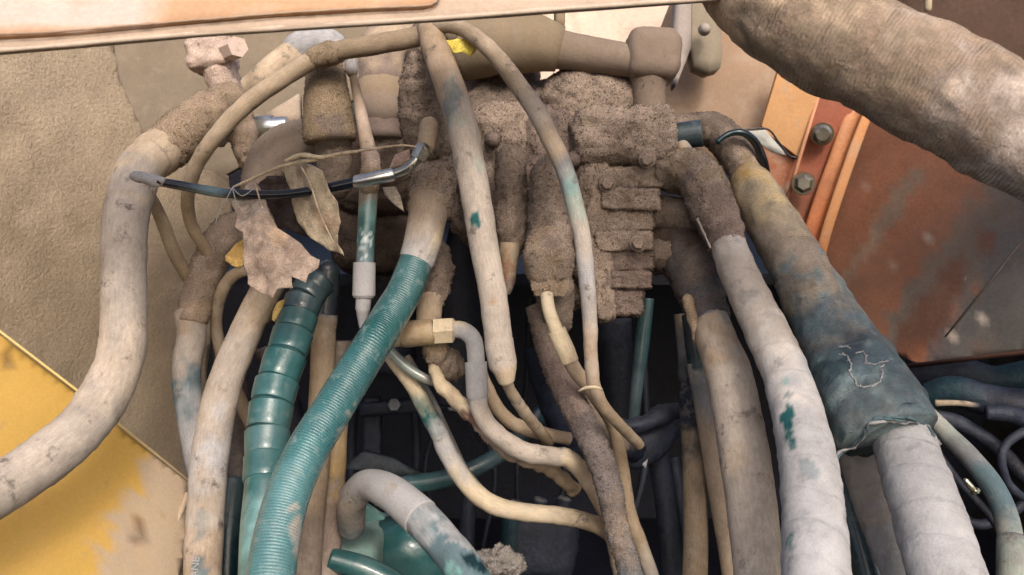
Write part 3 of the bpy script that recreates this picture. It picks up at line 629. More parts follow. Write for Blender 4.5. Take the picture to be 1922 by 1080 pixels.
hosething('braided_hose', 'large teal braided hose sweeping down left from pale sleeve, foremost', 'hose', [
    ('hose_body', M_BRAID, [(782,487,62,1.03,'teal'),(760,545,66,1.01,'teal'),(731,595,69,.99,'teal'),(700,645,71,.96,'teal'),(666,700,74,.94,(34,98,102)),(620,775,77,.91,(40,104,108)),(575,850,80,.88,(56,116,120)),(537,940,84,.85,(70,126,130)),(511,1060,92,.81,(70,126,130)),(492,1250,104,.76,(70,126,130))], dict(sides=40, step=.004, stains_and_light=[((800,520,1.03), .014, 'mint', dict(amt=.5, edge=.8)), ((650,840,.90), .016, 'pale', dict(amt=.6, edge=.9, stretch=((P(700,700,.9)-P(560,950,.9)).normalized(), 8))), ((566,1050,.82), .013, 'pale', dict(amt=.8, edge=.6, stretch=(UP, 8)))])),
    ('sleeve', M_DUST, [(807,378,74,1.075,'dust'),(801,415,72,1.06,'dust'),(793,455,70,1.04,'pale'),(783,488,68,1.03,'white'),(781,493,62,1.03,'white')], dict(sides=34, linear=True, smooth='auto', stains_and_light=[((775,420,1.02), .02, 'brown', dict(amt=.5)),((826,440,1.03), .012, 'cream', dict(stretch=(UP, 3)))])),  # cream streak on the right side paints the sleeve's highlight
    ('dust_collar', M_FUZZ, [(818,285,70,1.10,'umber'),(818,318,88,1.10,'brown'),(812,362,84,1.085,'brown'),(804,402,76,1.07,'dust')], dict(FZ, cap='flat')),
    ])
# white printing on the tan hose
def text_on(s, x, y, d, size, rotdeg, mat_, parent, name, c_, hit):
    cu = bpy.data.curves.new(name, 'FONT'); cu.body = s; cu.size = size; cu.extrude = .0002; cu.resolution_u = 2
    tmp = bpy.data.objects.new(name, cu); COL.objects.link(tmp)
    me = bpy.data.meshes.new_from_object(tmp); bpy.data.objects.remove(tmp); bpy.data.curves.remove(cu)
    bm = bmesh.new(); bm.from_mesh(me)
    bmesh.ops.subdivide_edges(bm, edges=[e for e in bm.edges if e.calc_length() > size*.15], cuts=2)
    R = Matrix.Rotation(math.radians(rotdeg), 2)
    org = parent_loc(parent)
    for v in bm.verts:
        q = R @ Vector((v.co.x, v.co.y))
        px, py_ = x+q.x*FPX/d, y-q.y*FPX/d
        h = hit(px, py_)
        v.co = (h-FWD*(.0004+max(0, v.co.z)) if h else P(px, py_, d)) - org
    bm.to_mesh(me); bm.free()
    at = me.color_attributes.new('col', 'FLOAT_COLOR', 'POINT'); at.data.foreach_set('color', list((*col(c_), 1))*len(me.vertices))
    me.materials.append(mat_); o = bpy.data.objects.new(name, me); COL.objects.link(o); o.parent = parent
    return o
from mathutils.bvhtree import BVHTree
def hitter(o):
    org = parent_loc(o); me = o.data
    tr = BVHTree.FromPolygons([v.co+org for v in me.vertices], [p.vertices[:] for p in me.polygons])
    def h(x, y):
        dr = (P(x, y, 1)-CAM).normalized(); r = tr.ray_cast(CAM, dr); return r[0]
    return h
th = [o for o in bpy.data.objects['tan_hose'].children if o.name.startswith('hose_body')][0]
text_on('SANE', 370, 1094, .955, .0115, 84, M_CHALK, bpy.data.objects['tan_hose'], 'printed_lettering', 'white', hitter(th))

# brown pair behind the braided hose
hosething('upright_hose', 'upright tan hose with metal collar behind the braided hose', 'hose', [
    ('hose_body', M_DUST, [(608,606,46,1.20,'olive'),(605,700,46,1.20,'olive'),(600,800,48,1.19,'olive'),(590,900,52,1.18,'olive'),(580,1000,54,1.16,'umber'),(574,1100,58,1.14,'umber'),(568,1250,60,1.12,'umber')], dict(sides=26)),
    ('collar', M_BRASS, [(610,590,46,1.20,'grey'),(609,598,50,1.20,'olive'),(608,606,50,1.20,'olive'),(608,618,46,1.20,'tan')], dict(RIM)),
    ('dark_sleeve', M_TEAL, [(616,510,44,1.21,'navy'),(612,560,48,1.21,'slate'),(610,594,48,1.21,'slate')], dict(sides=24, cap='round'))])
hosething('upright_hose', 'brown stained upright hose showing right of the braided hose', 'hose', [
    ('hose_body', M_DUST, [(640,640,42,1.24,'dkbrown'),(640,720,42,1.24,'umber'),(632,800,42,1.23,'olive'),(626,880,46,1.22,'ochre'),(620,960,50,1.20,'umber'),(612,1040,54,1.18,'plum'),(606,1120,56,1.16,'umber'),(600,1260,58,1.14,'umber')], dict(sides=26))])
hosething('dark_hose', 'dark teal hose half hidden between tan hose and ribbed hose', 'hose', [
    ('hose_body', M_TEAL, [(440,900,44,1.3,'deep'),(430,980,44,1.27,'deep'),(424,1060,44,1.25,'deep'),(420,1250,46,1.22,'deep')], dict(sides=20))])
hosething('side_loop_hose', 'thin olive hose looping left of the crumpled leaf', 'hose', [
    ('hose_body', M_DUST, [(462,508,20,1.18,'olive'),(435,520,24,1.19,'olive'),(414,555,24,1.20,'olive'),(406,610,22,1.22,'olive'),(420,680,24,1.24,'olive'),(445,740,26,1.26,'olive'),(470,790,28,1.28,'dust'),(500,850,28,1.3,'dust')], dict(sides=16))])
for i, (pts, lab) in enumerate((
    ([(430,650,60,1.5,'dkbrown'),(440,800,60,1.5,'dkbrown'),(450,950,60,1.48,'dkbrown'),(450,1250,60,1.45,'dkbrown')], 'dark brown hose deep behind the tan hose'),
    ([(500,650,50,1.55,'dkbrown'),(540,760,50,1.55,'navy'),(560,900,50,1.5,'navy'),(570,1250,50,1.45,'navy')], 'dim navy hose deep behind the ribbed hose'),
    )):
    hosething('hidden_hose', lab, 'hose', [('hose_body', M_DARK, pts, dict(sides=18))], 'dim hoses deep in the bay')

# ================================================================== CENTRE HOSES
hosething('long_hose', 'long straight tan hose with tapered ferrule hanging centre from the top joint', 'hose', [
    ('hose_body', M_DUST, [(808,40,44,1.04,'tan'),(812,75,50,1.02,(166,140,108)),(828,120,54,.99,(176,150,120)),(850,180,57,.975,'dust'),(868,240,58,.96,'pale'),(882,310,57,.955,'pale'),(896,385,56,.95,'pale'),(912,480,54,.945,'pale'),(926,560,53,.94,'pale'),(936,640,52,.94,'pale')], dict(sides=36, step=.004, lump=.0007, lscale=60,
        stains_and_light=[((890,412,.93), .008, 'teal', dict(edge=.7, stretch=(UP, 1.6))), ((848,180,.955), .012, 'bluegrey', dict(amt=.6, edge=.9, stretch=(UP, 2.5))), ((858,225,.945), .01, 'mint', dict(amt=.5, edge=.9)), ((884,330,.93), .003, 'white'), ((925,565,.92), .006, 'dust', dict(edge=1)), ((906,310,.94), .012, 'mint', dict(amt=.5))])),
    ('ferrule', M_DUST, [(936,636,54,.94,'pale'),(937,648,55,.94,'pale'),(944,685,54,.94,'pale'),(948,697,44,.94,'tan'),(951,718,30,.94,'cream'),(952,722,20,.94,'cream')], dict(sides=32, linear=True, smooth='auto')),
    ('joint', M_DUST, [(795,58,46,1.08,'olive'),(816,58,62,1.05,'olive'),(832,62,54,1.05,'olive')], dict(sides=24, cap='round'))])
hosething('stem_tube', 'narrow tube running down right from the long hose ferrule', 'tube', [
    ('tube_body', M_DUST, [(948,712,22,.97,'olive'),(962,740,22,.99,'olive'),(985,775,22,1.02,'olive'),(1005,800,22,1.06,'olive'),(1030,830,22,1.12,'olive')], dict(sides=14, lump=.0008, lscale=120))])
hosething('thin_hose', 'thin pale hose arching from the top joint down right to a twine tie', 'hose', [
    ('hose_body', M_DUST, [(800,70,26,1.04,'olive'),(822,50,28,1.02,'olive'),(866,54,30,1.0,'olive'),(918,92,32,.98,'tan'),(962,145,35,.97,'tan'),(1004,205,36,.96,'pale'),(1040,275,36,.95,'dust'),(1064,330,35,.945,'grey'),(1080,390,34,.94,'mint'),(1093,450,33,.94,'pale'),(1101,520,31,.94,'white'),(1107,600,28,.945,'pale'),(1109,660,26,.95,'dust'),(1114,720,26,.96,'dust'),(1132,762,24,.98,'olive'),(1165,800,22,1.02,'olive'),(1200,835,20,1.08,'olive')], dict(sides=24, step=.004, lump=.0007, lscale=80, stains_and_light=[((1086,385,.93), .016, 'mint', dict(amt=.6)), ((1030,235,.94), .008, 'brown', dict(amt=.6, edge=1)), ((1072,350,.93), .012, 'aqua', dict(amt=.5))])),
    ('twine_tie', M_CHALK, [(1086,735,5,.94,'cream'),(1100,728,6,.935,'cream'),(1118,727,6,.935,'cream'),(1130,732,5,.94,'cream')], dict(sides=8, lump=.0008, lscale=300)),
    ])
# central upright port and its hoses
hosething('port_fitting', 'large dust caked upright port fitting in front of the valve block', 'fitting', [
    ('barrel', M_FUZZ, [(1032,330,72,1.08,'umber'),(1032,400,80,1.07,'umber'),(1032,462,84,1.06,'brown')], dict(FZ)),
    ('collar', M_FUZZ, [(1030,462,90,1.055,'dust'),(1030,480,98,1.05,'brown'),(1030,500,92,1.05,'brown')], dict(FZ, lump=.002)),
    ('nut', M_FUZZ, [(1030,500,84,1.05,'brown'),(1032,540,78,1.05,'dust'),(1032,556,60,1.05,'dust')], dict(FZ, sides=6, lump=.0012, cap='flat', grains=20, smooth='auto')),
    ('lower_cup', M_FUZZ, [(1040,540,76,1.10,'umber'),(1046,590,60,1.11,'umber'),(1052,606,44,1.12,'umber')], dict(FZS)),
    ])
hosething('bent_tube', 'short pale bent tube with a collar below the port fitting', 'tube', [
    ('tube_body', M_DUST, [(1026,553,24,1.03,'cream'),(1030,580,25,1.02,'cream'),(1040,610,26,1.01,'cream'),(1050,632,30,1.01,'cream')], dict(sides=20)),
    ('collar', M_DUST, [(1044,620,36,1.01,'cream'),(1062,660,36,1.01,'cream'),(1070,680,34,1.01,'tan')], dict(RIM)),
    ('lower_hose', M_DUST, [(1066,670,28,1.01,'pale'),(1084,702,28,1.02,'dust'),(1110,735,26,1.04,'olive'),(1150,800,24,1.10,'olive'),(1168,880,26,1.13,'olive'),(1180,960,28,1.14,'olive'),(1205,1030,28,1.14,'olive'),(1230,1110,28,1.14,'grey'),(1245,1250,28,1.12,'grey')], dict(sides=18, lump=.0006, lscale=90)),
    ])
hosething('fuzzy_hose', 'grey brown hose furred with dust running down centre right of the tee', 'hose', [
    ('hose_body', M_FUZZ, [(1010,575,46,1.13,'umber'),(1022,620,48,1.12,'umber'),(1040,680,50,1.10,'plum'),(1064,735,52,1.07,'plum'),(1092,790,52,1.05,(118,108,104)),(1122,850,52,1.04,(118,108,104)),(1144,920,48,1.03,(112,104,102)),(1160,1000,44,1.02,'umber'),(1185,1080,44,1.0,'grey'),(1210,1200,46,.98,'grey')], dict(lump=.002, lscale=120, grains=34, gsize=.0013, sides=26, step=.004)),
    ])
hosething('fuzzy_branch', 'dim furred hose branch behind the grey brown furred hose', 'hose', [
    ('hose_body', M_FUZZ, [(1010,650,60,1.2,'slate'),(1030,720,62,1.2,'slate'),(1055,790,60,1.2,'slate'),(1080,850,50,1.2,'slate')], dict(lump=.003, lscale=90, grains=16, sides=20, step=.005)),
    ('side_branch', M_FUZZ, [(1090,745,40,1.16,'umber'),(1130,790,50,1.18,'umber'),(1170,830,56,1.2,'slate'),(1195,850,40,1.22,'slate')], dict(lump=.003, lscale=90, grains=14, sides=20, step=.005))])
hosething('side_port', 'upright brown port with a rusty nipple right of the long hose', 'fitting', [
    ('barrel', M_FUZZ, [(958,300,56,1.12,'umber'),(960,380,60,1.11,'umber'),(962,440,62,1.10,'brown'),(960,462,44,1.10,'umber')], dict(FZ)),
    ('nipple', M_BRASS, [(957,456,38,1.09,'tan'),(956,472,38,1.09,'brass'),(955,500,34,1.09,(150,104,66)),(954,530,28,1.09,'plum'),(950,552,14,1.09,'umber')], dict(RIM, lump=.001, step=.004)),
    ])
# brass tee
te = thing('brass_tee', 'dusty brass tee fitting with two hex nuts beside the braided hose', 'tee fitting', P(800, 622, 1.05))
MB().tube([(722,634,42,1.06,'cream'),(752,630,40,1.055,'cream'),(754,630,46,1.055,'brass')], **{k: v for k, v in RIM.items() if k != 'smooth'}).build('left_nut', M_BRASS, te, smooth='auto')
MB().tube([(752,629,44,1.055,'brass'),(758,628,50,1.055,'brass'),(800,624,50,1.05,'brass'),(812,623,50,1.05,'brass'),(816,622,44,1.05,'brass')], linear=True, sides=28).build('tee_body', M_BRASS, te, smooth='auto')
MB().tube([(815,622,52,1.05,'cream'),(850,620,52,1.05,'cream'),(854,620,40,1.05,'cream')], sides=6, linear=True).build('right_nut', M_SMOOTH, te, smooth='auto')
MB().tube([(803,612,46,1.07,'olive'),(806,584,48,1.08,'olive'),(808,560,46,1.09,'olive')], sides=22, linear=True).build('upper_stub', M_DUST, te, smooth='auto')
MB().tube([(812,560,44,1.09,'umber'),(816,535,60,1.10,'umber'),(818,505,64,1.11,'umber'),(812,470,54,1.13,'umber')], sides=26, linear=True, lump=.005, lscale=120, step=.004, cap='round').grains(24).build('dust_collar', M_FUZZ, te)
MB().tube([(812,636,36,1.07,'olive'),(820,660,50,1.08,'umber'),(845,690,54,1.10,'umber')], sides=22, lump=.006, lscale=110, step=.004, cap='round').grains(26).build('lower_stub', M_FUZZ, te)
hosething('tee_hose', 'pale hose turning down from the tee through a ferrule then right', 'hose', [
    ('elbow_tube', M_SMOOTH, [(850,619,32,1.05,'cream'),(868,620,33,1.05,'white'),(886,634,33,1.05,'white'),(892,655,33,1.05,'white'),(894,690,33,1.045,'white')], dict(sides=24)),
    ('ferrule', M_SMOOTH, [(893,680,42,1.04,'white'),(896,742,42,1.035,'white'),(897,748,36,1.035,'white')], dict(RIM)),
    ('hose_body', M_DUST, [(897,742,34,1.035,'white'),(900,768,34,1.035,'pale'),(918,800,35,1.035,'pale'),(950,829,37,1.04,'pale'),(990,850,38,1.05,'pale'),(1040,858,36,1.07,'pale'),(1080,878,34,1.09,'dust'),(1112,915,33,1.10,'dust'),(1138,965,32,1.12,'olive'),(1160,1030,30,1.14,'olive'),(1180,1150,30,1.16,'olive')][:6]+[(1068,862,35,1.08,'cream'),(1100,895,33,1.10,'dust'),(1126,940,32,1.11,'olive'),(1146,990,30,1.13,'olive'),(1170,1100,30,1.15,'olive')], dict(sides=22, lump=.001, lscale=90, step=.004)),
    ])
hosething('muddy_hose', 'mud crusted hose running beside the pale tee hose', 'hose', [
    ('hose_body', M_DUST, [(818,640,24,1.09,'olive'),(814,680,22,1.08,'olive'),(824,715,26,1.07,'cream'),(850,745,30,1.065,'dust'),(885,775,34,1.06,'cream'),(915,805,36,1.06,'dust'),(950,842,34,1.07,'dust'),(985,862,28,1.09,'dust'),(1030,880,26,1.12,'olive'),(1080,920,26,1.16,'olive')], dict(sides=20, lump=.003, lscale=80, step=.004, grains=3, stains_and_light=[((880,790,1.05), .012, (120,84,74), dict(edge=.8, stretch=(RIGHT, 2)))]))])
hosething('looping_hose', 'thin pale hose swinging down and right across the dark bay', 'hose', [
    ('hose_body', M_DUST, [(722,655,24,1.12,'dust'),(745,685,27,1.12,'cream'),(775,725,29,1.12,'cream'),(800,770,32,1.12,'teal'),(822,810,34,1.12,'white'),(845,860,36,1.12,'white'),(880,912,36,1.12,'cream'),(925,948,36,1.12,'cream'),(985,962,34,1.13,'cream'),(1050,968,34,1.14,'cream'),(1110,982,32,1.15,'olive'),(1150,1005,32,1.16,'olive'),(1200,1050,30,1.17,'olive'),(1240,1130,30,1.18,'olive')], dict(sides=22, lump=.0008, lscale=90, stains_and_light=[((782,735,1.10), .006, 'umber', dict(edge=1)), ((803,780,1.10), .01, 'teal', {}), ((1050,965,1.12), .01, 'brown', dict(amt=.6, edge=.8))]))])
hosething('twin_hose', 'thinner grey hose tight against the swinging pale hose', 'hose', [
    ('hose_body', M_DUST, [(760,670,20,1.15,'dust'),(785,712,22,1.15,'grey'),(812,765,24,1.15,'grey'),(840,825,24,1.15,'grey'),(868,880,22,1.16,'grey'),(900,920,20,1.17,'grey')], dict(sides=16))])
hosething('mint_tube', 'narrow mint green tube crossing below the brass tee', 'tube', [
    ('tube_body', M_TEAL, [(728,652,18,1.10,'mint'),(748,676,20,1.10,'mint'),(775,698,19,1.10,'mint'),(805,714,17,1.10,'pale'),(830,722,16,1.11,'pale')], dict(sides=16))])
hosething('branch_hose', 'short olive hose branching right from under the ferrule to a cut end', 'hose', [
    ('hose_body', M_DUST, [(905,700,20,1.10,'olive'),(918,735,23,1.10,'olive'),(936,770,26,1.10,'olive'),(965,796,27,1.10,'olive'),(1010,812,27,1.11,'dust'),(1068,824,24,1.13,'dust')], dict(sides=18, lump=.0008, lscale=90))])
hosething('teal_hose', 'dim teal hose crossing right and up behind the swinging hose', 'hose', [
    ('hose_body', M_TEAL, [(700,935,34,1.30,'bluegrey'),(750,912,32,1.30,'bluegrey'),(815,903,34,1.30,'teal'),(870,888,34,1.30,'deep'),(930,858,32,1.32,'deep'),(985,812,32,1.36,'deep'),(1030,760,32,1.45,'deep')], dict(sides=22))])
hosething('teal_hose', 'thin teal hose rising upright in the dark right of the centre', 'hose', [
    ('hose_body', M_TEAL, [(1215,560,26,1.42,'teal'),(1206,640,28,1.42,'teal'),(1196,720,24,1.42,'bluegrey'),(1188,800,20,1.42,'bluegrey')], dict(sides=16))])
hosething('white_hose', 'thick white hose bending over at the bottom with a grey worn half', 'hose', [
    ('hose_body', M_DUST, [(660,990,50,1.18,'bluegrey'),(662,940,54,1.12,'pale'),(690,912,54,1.08,'white'),(735,928,64,1.04,'white'),(785,968,70,1.01,'white'),(835,1022,72,.98,'bluegrey'),(880,1082,74,.95,'bluegrey'),(960,1230,80,.9,'teal')], dict(sides=36, step=.004, lump=.0006, lscale=60, stains_and_light=[((860,990,.97), .02, 'white', dict(amt=.6, edge=.6, stretch=((P(900,1080,1)-P(780,940,1)).normalized(), 3))), ((885,1040,.94), .011, 'deep', dict(edge=.7, stretch=((P(900,1080,1)-P(780,940,1)).normalized(), 2.5))), ((850,1075,.94), .012, 'aqua', dict(edge=.7))])),
    ('white_sleeve', M_SMOOTH, [(662,934,54,1.118,'white'),(690,910,57,1.08,'white'),(735,926,67,1.04,'white'),(790,972,74,1.006,'white')], dict(sides=36, step=.004))])
dc = MB().rbox(930,1066,84,70,1.02,.05,(138,132,126), rad=.49, n=22, lump=.012, lscale=45).grains(40, .0016)
dc.build('dust_clod', M_FUZZ, None, label='grey crumbly clod of dirt at the bottom beside the white hose', category='dirt clod')
# teal casting at the bottom
tc = thing('teal_casting', 'teal painted pump housing low down behind the white hose', 'pump housing', P(700, 1020, 1.25))
MB().poly([(636,918),(654,915),(660,930),(722,972),(720,976),(640,986)], 1.22, .012, (96,150,146), cell=.02).build('tab_plate', M_TEAL, tc, smooth=False)
MB().tube([(660,974,5,1.219,'black'),(660,974,5,1.217,'black')], sides=10, linear=True).build('tab_hole', M_DARK, tc)
MB().rbox(676,1030,104,92,1.21,.2,(132,166,158), rot=3, rad=.2, n=12, lump=.001).build('housing_end', M_SMOOTH, tc)
MB().tube([(768,1100,190,1.36,'teal'),(768,1060,188,1.35,'teal'),(766,1000,170,1.34,'teal'),(764,975,110,1.34,'teal')], sides=40, linear=True, step=.01, lump=.0005).build('housing_drum', M_TEAL, tc)
MB().tube([(620,1050,44,1.17,'teal'),(690,1070,46,1.17,'teal'),(760,1110,48,1.17,'teal'),(800,1180,48,1.17,'teal')], sides=22).build('housing_rim', M_TEAL, tc)
g = MB().poly([(640,880),(680,850),(740,862),(790,892),(800,900),(720,890)], 1.4, .02, (66,74,82), cell=.02, lump=.01)
g.build('rag', M_DARK, None, label='dark folded rag above the bend of the white hose', category='rag')

# dim hoses deep in the bay (centre right)
dim = [  # slate and navy tones put the bay's shade into these hoses
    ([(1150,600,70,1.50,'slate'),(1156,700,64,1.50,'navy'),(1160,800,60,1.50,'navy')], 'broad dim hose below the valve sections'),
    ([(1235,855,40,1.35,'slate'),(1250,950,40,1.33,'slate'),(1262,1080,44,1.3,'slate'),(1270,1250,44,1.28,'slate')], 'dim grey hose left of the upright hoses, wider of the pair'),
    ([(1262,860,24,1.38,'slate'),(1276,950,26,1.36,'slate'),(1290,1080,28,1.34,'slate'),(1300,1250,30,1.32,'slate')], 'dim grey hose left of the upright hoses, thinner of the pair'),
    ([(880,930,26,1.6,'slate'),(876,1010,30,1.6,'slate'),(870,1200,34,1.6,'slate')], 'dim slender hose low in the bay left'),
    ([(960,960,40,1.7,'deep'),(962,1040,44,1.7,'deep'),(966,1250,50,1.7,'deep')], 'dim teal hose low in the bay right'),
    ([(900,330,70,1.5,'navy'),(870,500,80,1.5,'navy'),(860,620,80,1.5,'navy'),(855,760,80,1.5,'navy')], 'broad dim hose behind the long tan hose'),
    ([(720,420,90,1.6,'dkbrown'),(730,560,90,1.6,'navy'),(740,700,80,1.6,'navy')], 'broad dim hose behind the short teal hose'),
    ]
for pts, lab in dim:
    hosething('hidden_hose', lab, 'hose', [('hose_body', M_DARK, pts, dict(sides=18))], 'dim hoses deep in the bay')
nb = MB()
nb.tube([(1140,830,60,1.28,'slate'),(1190,845,84,1.28,'slate'),(1240,810,70,1.3,'slate'),(1300,780,50,1.32,'slate')], sides=24, lump=.012, lscale=30, squash=.6)
nb.tube([(1130,800,26,1.25,'slate'),(1190,800,30,1.25,'slate'),(1250,775,34,1.27,'slate'),(1300,765,24,1.3,'slate')], sides=16, lump=.006, lscale=40)
nb.build('rag_bundle', M_DARK, None, label='dark cloth bundle tied across the hoses right of the furred hose', category='rag')
pn = MB().poly([(1205,872),(1216,862),(1212,880)], 1.22, .002, 'white', cell=.01); pn.build('paper_scrap', M_CHALK, None, label='tiny white scrap caught below the dark cloth bundle', category='paper scrap')

# ================================================================== RIGHT HOSES
hosething('grey_upright_hose', 'grey hose hanging straight down, leftmost of the right hand hoses', 'hose', [
    ('hose_body', M_DUST, [(1276,590,22,1.26,'dust'),(1286,650,30,1.26,'grey'),(1292,720,38,1.25,'slate'),(1298,800,42,1.24,'slate'),(1304,900,45,1.22,'olive'),(1306,1000,46,1.20,'olive'),(1304,1100,48,1.18,'olive'),(1302,1250,50,1.15,'olive')], dict(sides=24))])
hosething('collared_hose', 'slim grey hose with a dark collar between the right hand hoses', 'hose', [
    ('hose_body', M_DUST, [(1304,680,32,1.22,'grey'),(1316,740,34,1.22,'grey'),(1330,820,36,1.21,'dust'),(1344,900,38,1.20,'dust'),(1358,980,38,1.18,'dust'),(1374,1080,38,1.16,'dust'),(1392,1250,40,1.14,'dust')], dict(sides=22)),
    ('dark_collar', M_TEAL, [(1296,590,34,1.22,'slate'),(1304,640,38,1.22,'slate'),(1310,688,38,1.22,'deep'),(1311,694,36,1.22,'grey')], dict(RIM)),
    ])
hosething('broad_hose', 'broad pale hose rising to a dusty socket toned dark for shade, third from the right', 'hose', [
    ('hose_body', M_DUST, [(1334,600,66,1.14,'grey'),(1345,640,76,1.12,'dust'),(1367,700,86,1.10,'pale'),(1384,780,90,1.07,'pale'),(1398,860,94,1.04,'pale'),(1412,960,94,1.01,'pale'),(1424,1080,92,.97,'pale'),(1434,1250,94,.93,'pale')], dict(sides=40, step=.005, lump=.0007, lscale=50, stains_and_light=[((1396,745,1.03), .006, 'umber', dict(edge=.8)), ((1400,920,.99), .005, 'dust'), ((1380,860,1.02), .02, 'dust', dict(amt=.5))])),
    ('socket', M_FUZZ, [(1286,480,92,1.17,(108,96,90)),(1304,520,94,1.16,(104,94,90)),(1324,575,80,1.15,(88,86,90)),(1334,606,74,1.145,(88,86,90))], dict(FZ, cap='flat', grains=14)),
    ('shade_toned_elbow', M_FUZZ, [(1200,478,80,1.20,'dkbrown'),(1240,470,90,1.19,'dkbrown'),(1275,466,94,1.18,'dkbrown'),(1292,500,90,1.17,(104,92,88))], dict(FZ, grains=14, lump=.003)),  # elbow and socket darkened, shade beside the block put into colour
    ('side_flange', M_FUZZ, [(1290,562,20,1.13,'dust'),(1300,600,20,1.13,'dust'),(1310,640,16,1.13,'dust')], dict(FZS, grains=8)),
    ])
LD = (P(1530,1080,.8)-P(1440,620,.95)).normalized()
hosething('white_wrapped_hose', 'large white cloth wrapped hose streaked with teal, second from the right', 'hose', [
    ('hose_body', M_WRAP, [(1366,458,64,1.10,'pale'),(1385,510,70,1.08,'pale'),(1416,575,77,1.05,'pale'),(1444,635,82,1.02,'pale'),(1474,700,88,.99,(200,192,184)),(1498,780,98,.95,'white'),(1515,860,106,.91,'white'),(1526,960,116,.87,'white'),(1532,1080,126,.82,'white'),(1534,1250,136,.77,'white')], dict(sides=48, step=.004, lump=.0012, lscale=40, fold=.0012,
        stains_and_light=[((1478,790,.92), .008, 'teal', dict(edge=.7, stretch=(LD, 2.6))), ((1488,830,.90), .006, 'teal', dict(edge=.8, stretch=(LD, 3))), ((1474,705,.95), .008, 'aqua', dict(amt=.7, edge=.8)), ((1480,745,.94), .005, 'bluegrey', dict(amt=.7)), ((1472,970,.84), .006, 'teal', dict(edge=.7, stretch=(LD, 6))), ((1469,1060,.80), .006, 'deep', dict(edge=.7, stretch=(LD, 3))), ((1515,880,.87), .012, 'bluegrey', dict(amt=.5, edge=.8)), ((1510,960,.82), .02, 'grey', dict(amt=.5, edge=.9)), ((1410,560,1.02), .008, 'dust', dict(amt=.7))])),
    ('dust_elbow', M_FUZZ, [(1240,322,66,1.16,'brown'),(1285,318,80,1.145,'olive'),(1318,342,86,1.13,'brown'),(1338,392,86,1.12,'plum'),(1356,432,78,1.11,'plum'),(1366,462,66,1.10,'plum')], dict(lump=.0035, lscale=90, grains=28, sides=30, step=.004, cap='flat')),
    ('lip', M_CHALK, [(1308,410,5,1.075,'pale'),(1322,440,5,1.075,'pale'),(1334,466,4,1.07,'pale')], dict(sides=6, lump=.001, lscale=150)),
    ])
# rear elbow to sleeved twin hoses
hosething('sleeved_hose_pair', 'pair of fat white hoses joined under one blue grey sleeve, far right', 'hoses', [
    ('cloth_upper', M_CLOTH, [(1402,330,60,1.22,'ochre'),(1412,352,84,1.20,(176,154,116)),(1432,390,94,1.18,(160,144,116)),(1462,440,100,1.15,(140,126,108)),(1492,490,106,1.12,(132,118,106)),(1520,540,104,1.095,(124,114,104)),(1540,580,100,1.08,'bluegrey')], dict(sides=44, step=.004, lump=.002, lscale=50)),
    ('front_hose', M_WRAP, [(1652,735,84,1.0,'white'),(1684,800,102,.97,'white'),(1706,860,116,.94,'white'),(1730,930,126,.90,'white'),(1752,1000,134,.87,'white'),(1776,1080,142,.84,'white'),(1820,1250,152,.79,'white')], dict(sides=48, step=.004, lump=.0014, lscale=40, fold=.0012)),
    ('rear_hose', M_WRAP, [(1590,780,90,1.06,'pale'),(1622,860,90,1.04,'pale'),(1652,940,98,1.02,'pale'),(1690,1030,104,.99,'white'),(1720,1100,108,.97,'white'),(1770,1250,114,.94,'white')], dict(sides=40, step=.004, lump=.0016, lscale=40, fold=.0015)),
    ('elbow', M_FUZZ, [(1262,246,56,1.27,'brown'),(1310,240,58,1.26,'brown'),(1345,248,66,1.25,'umber'),(1374,280,66,1.24,'umber'),(1396,318,60,1.23,'brown'),(1406,342,58,1.22,'olive')], dict(lump=.003, lscale=90, grains=20, sides=26, step=.004)),
    ])
sp_ = bpy.data.objects['sleeved_hose_pair']
SB = lin((66,86,94))
mb = MB().tube([(1508,520,108,1.105,(134,126,112)),(1540,580,124,1.08,(108,108,104)),(1570,636,144,1.055,(88,100,106)),(1600,690,168,1.03,(82,100,108)),(1630,745,184,.99,(76,98,104)),(1652,785,192,.965,(84,104,110)),(1660,803,194,.957,(104,124,128)),(1666,816,192,.952,(110,128,130))], sides=72, step=.003, lump=.003, lscale=30, squash=.8, fold=.0015)
for x, y, r, c_ in ((1560,700,.028,'deep'),(1590,780,.03,'deep'),(1600,640,.02,'slate'),(1690,700,.03,(108,122,128)),(1700,770,.03,(112,128,132)),(1560,600,.03,(120,116,108))): mb.stain(P(x, y, 1.0), r, c_, .6, .7, 40)  # dark left and pale right spots paint light coming from the right
# ragged hem: pull the last rings about
nlast = 72*3; base = len(mb.v)-nlast
for i in range(base, len(mb.v)): mb.v[i] = mb.v[i]+FWD*0+(P(1700,850,1)-P(1640,740,1))*.12*nz(mb.v[i], 60, 3)
slv = mb.build('sleeve', M_SLEEVE, sp_)
hs = hitter(slv)
fr = MB(); r_ = random.Random(4)
prev = None; hem = [(1568,862),(1584,850),(1600,838),(1622,820),(1634,800),(1650,790),(1672,794),(1694,792),(1716,796),(1738,806),(1752,824),(1762,834)]
for k in range(3):
    pts = []
    for x, y in hem:
        x2, y2 = x+r_.uniform(-3, 3), y+r_.uniform(-5, 4)-k*3
        h = hs(x2, y2); d_ = (h-CAM).dot(FWD)-.003 if h else .93
        pts.append((x2, y2, 4+r_.random()*3, d_, 'bluegrey' if k else 'white'))
    fr.tube(pts, sides=6, lump=.002, lscale=200)
fr.build('frayed_hem', M_CHALK, sp_)
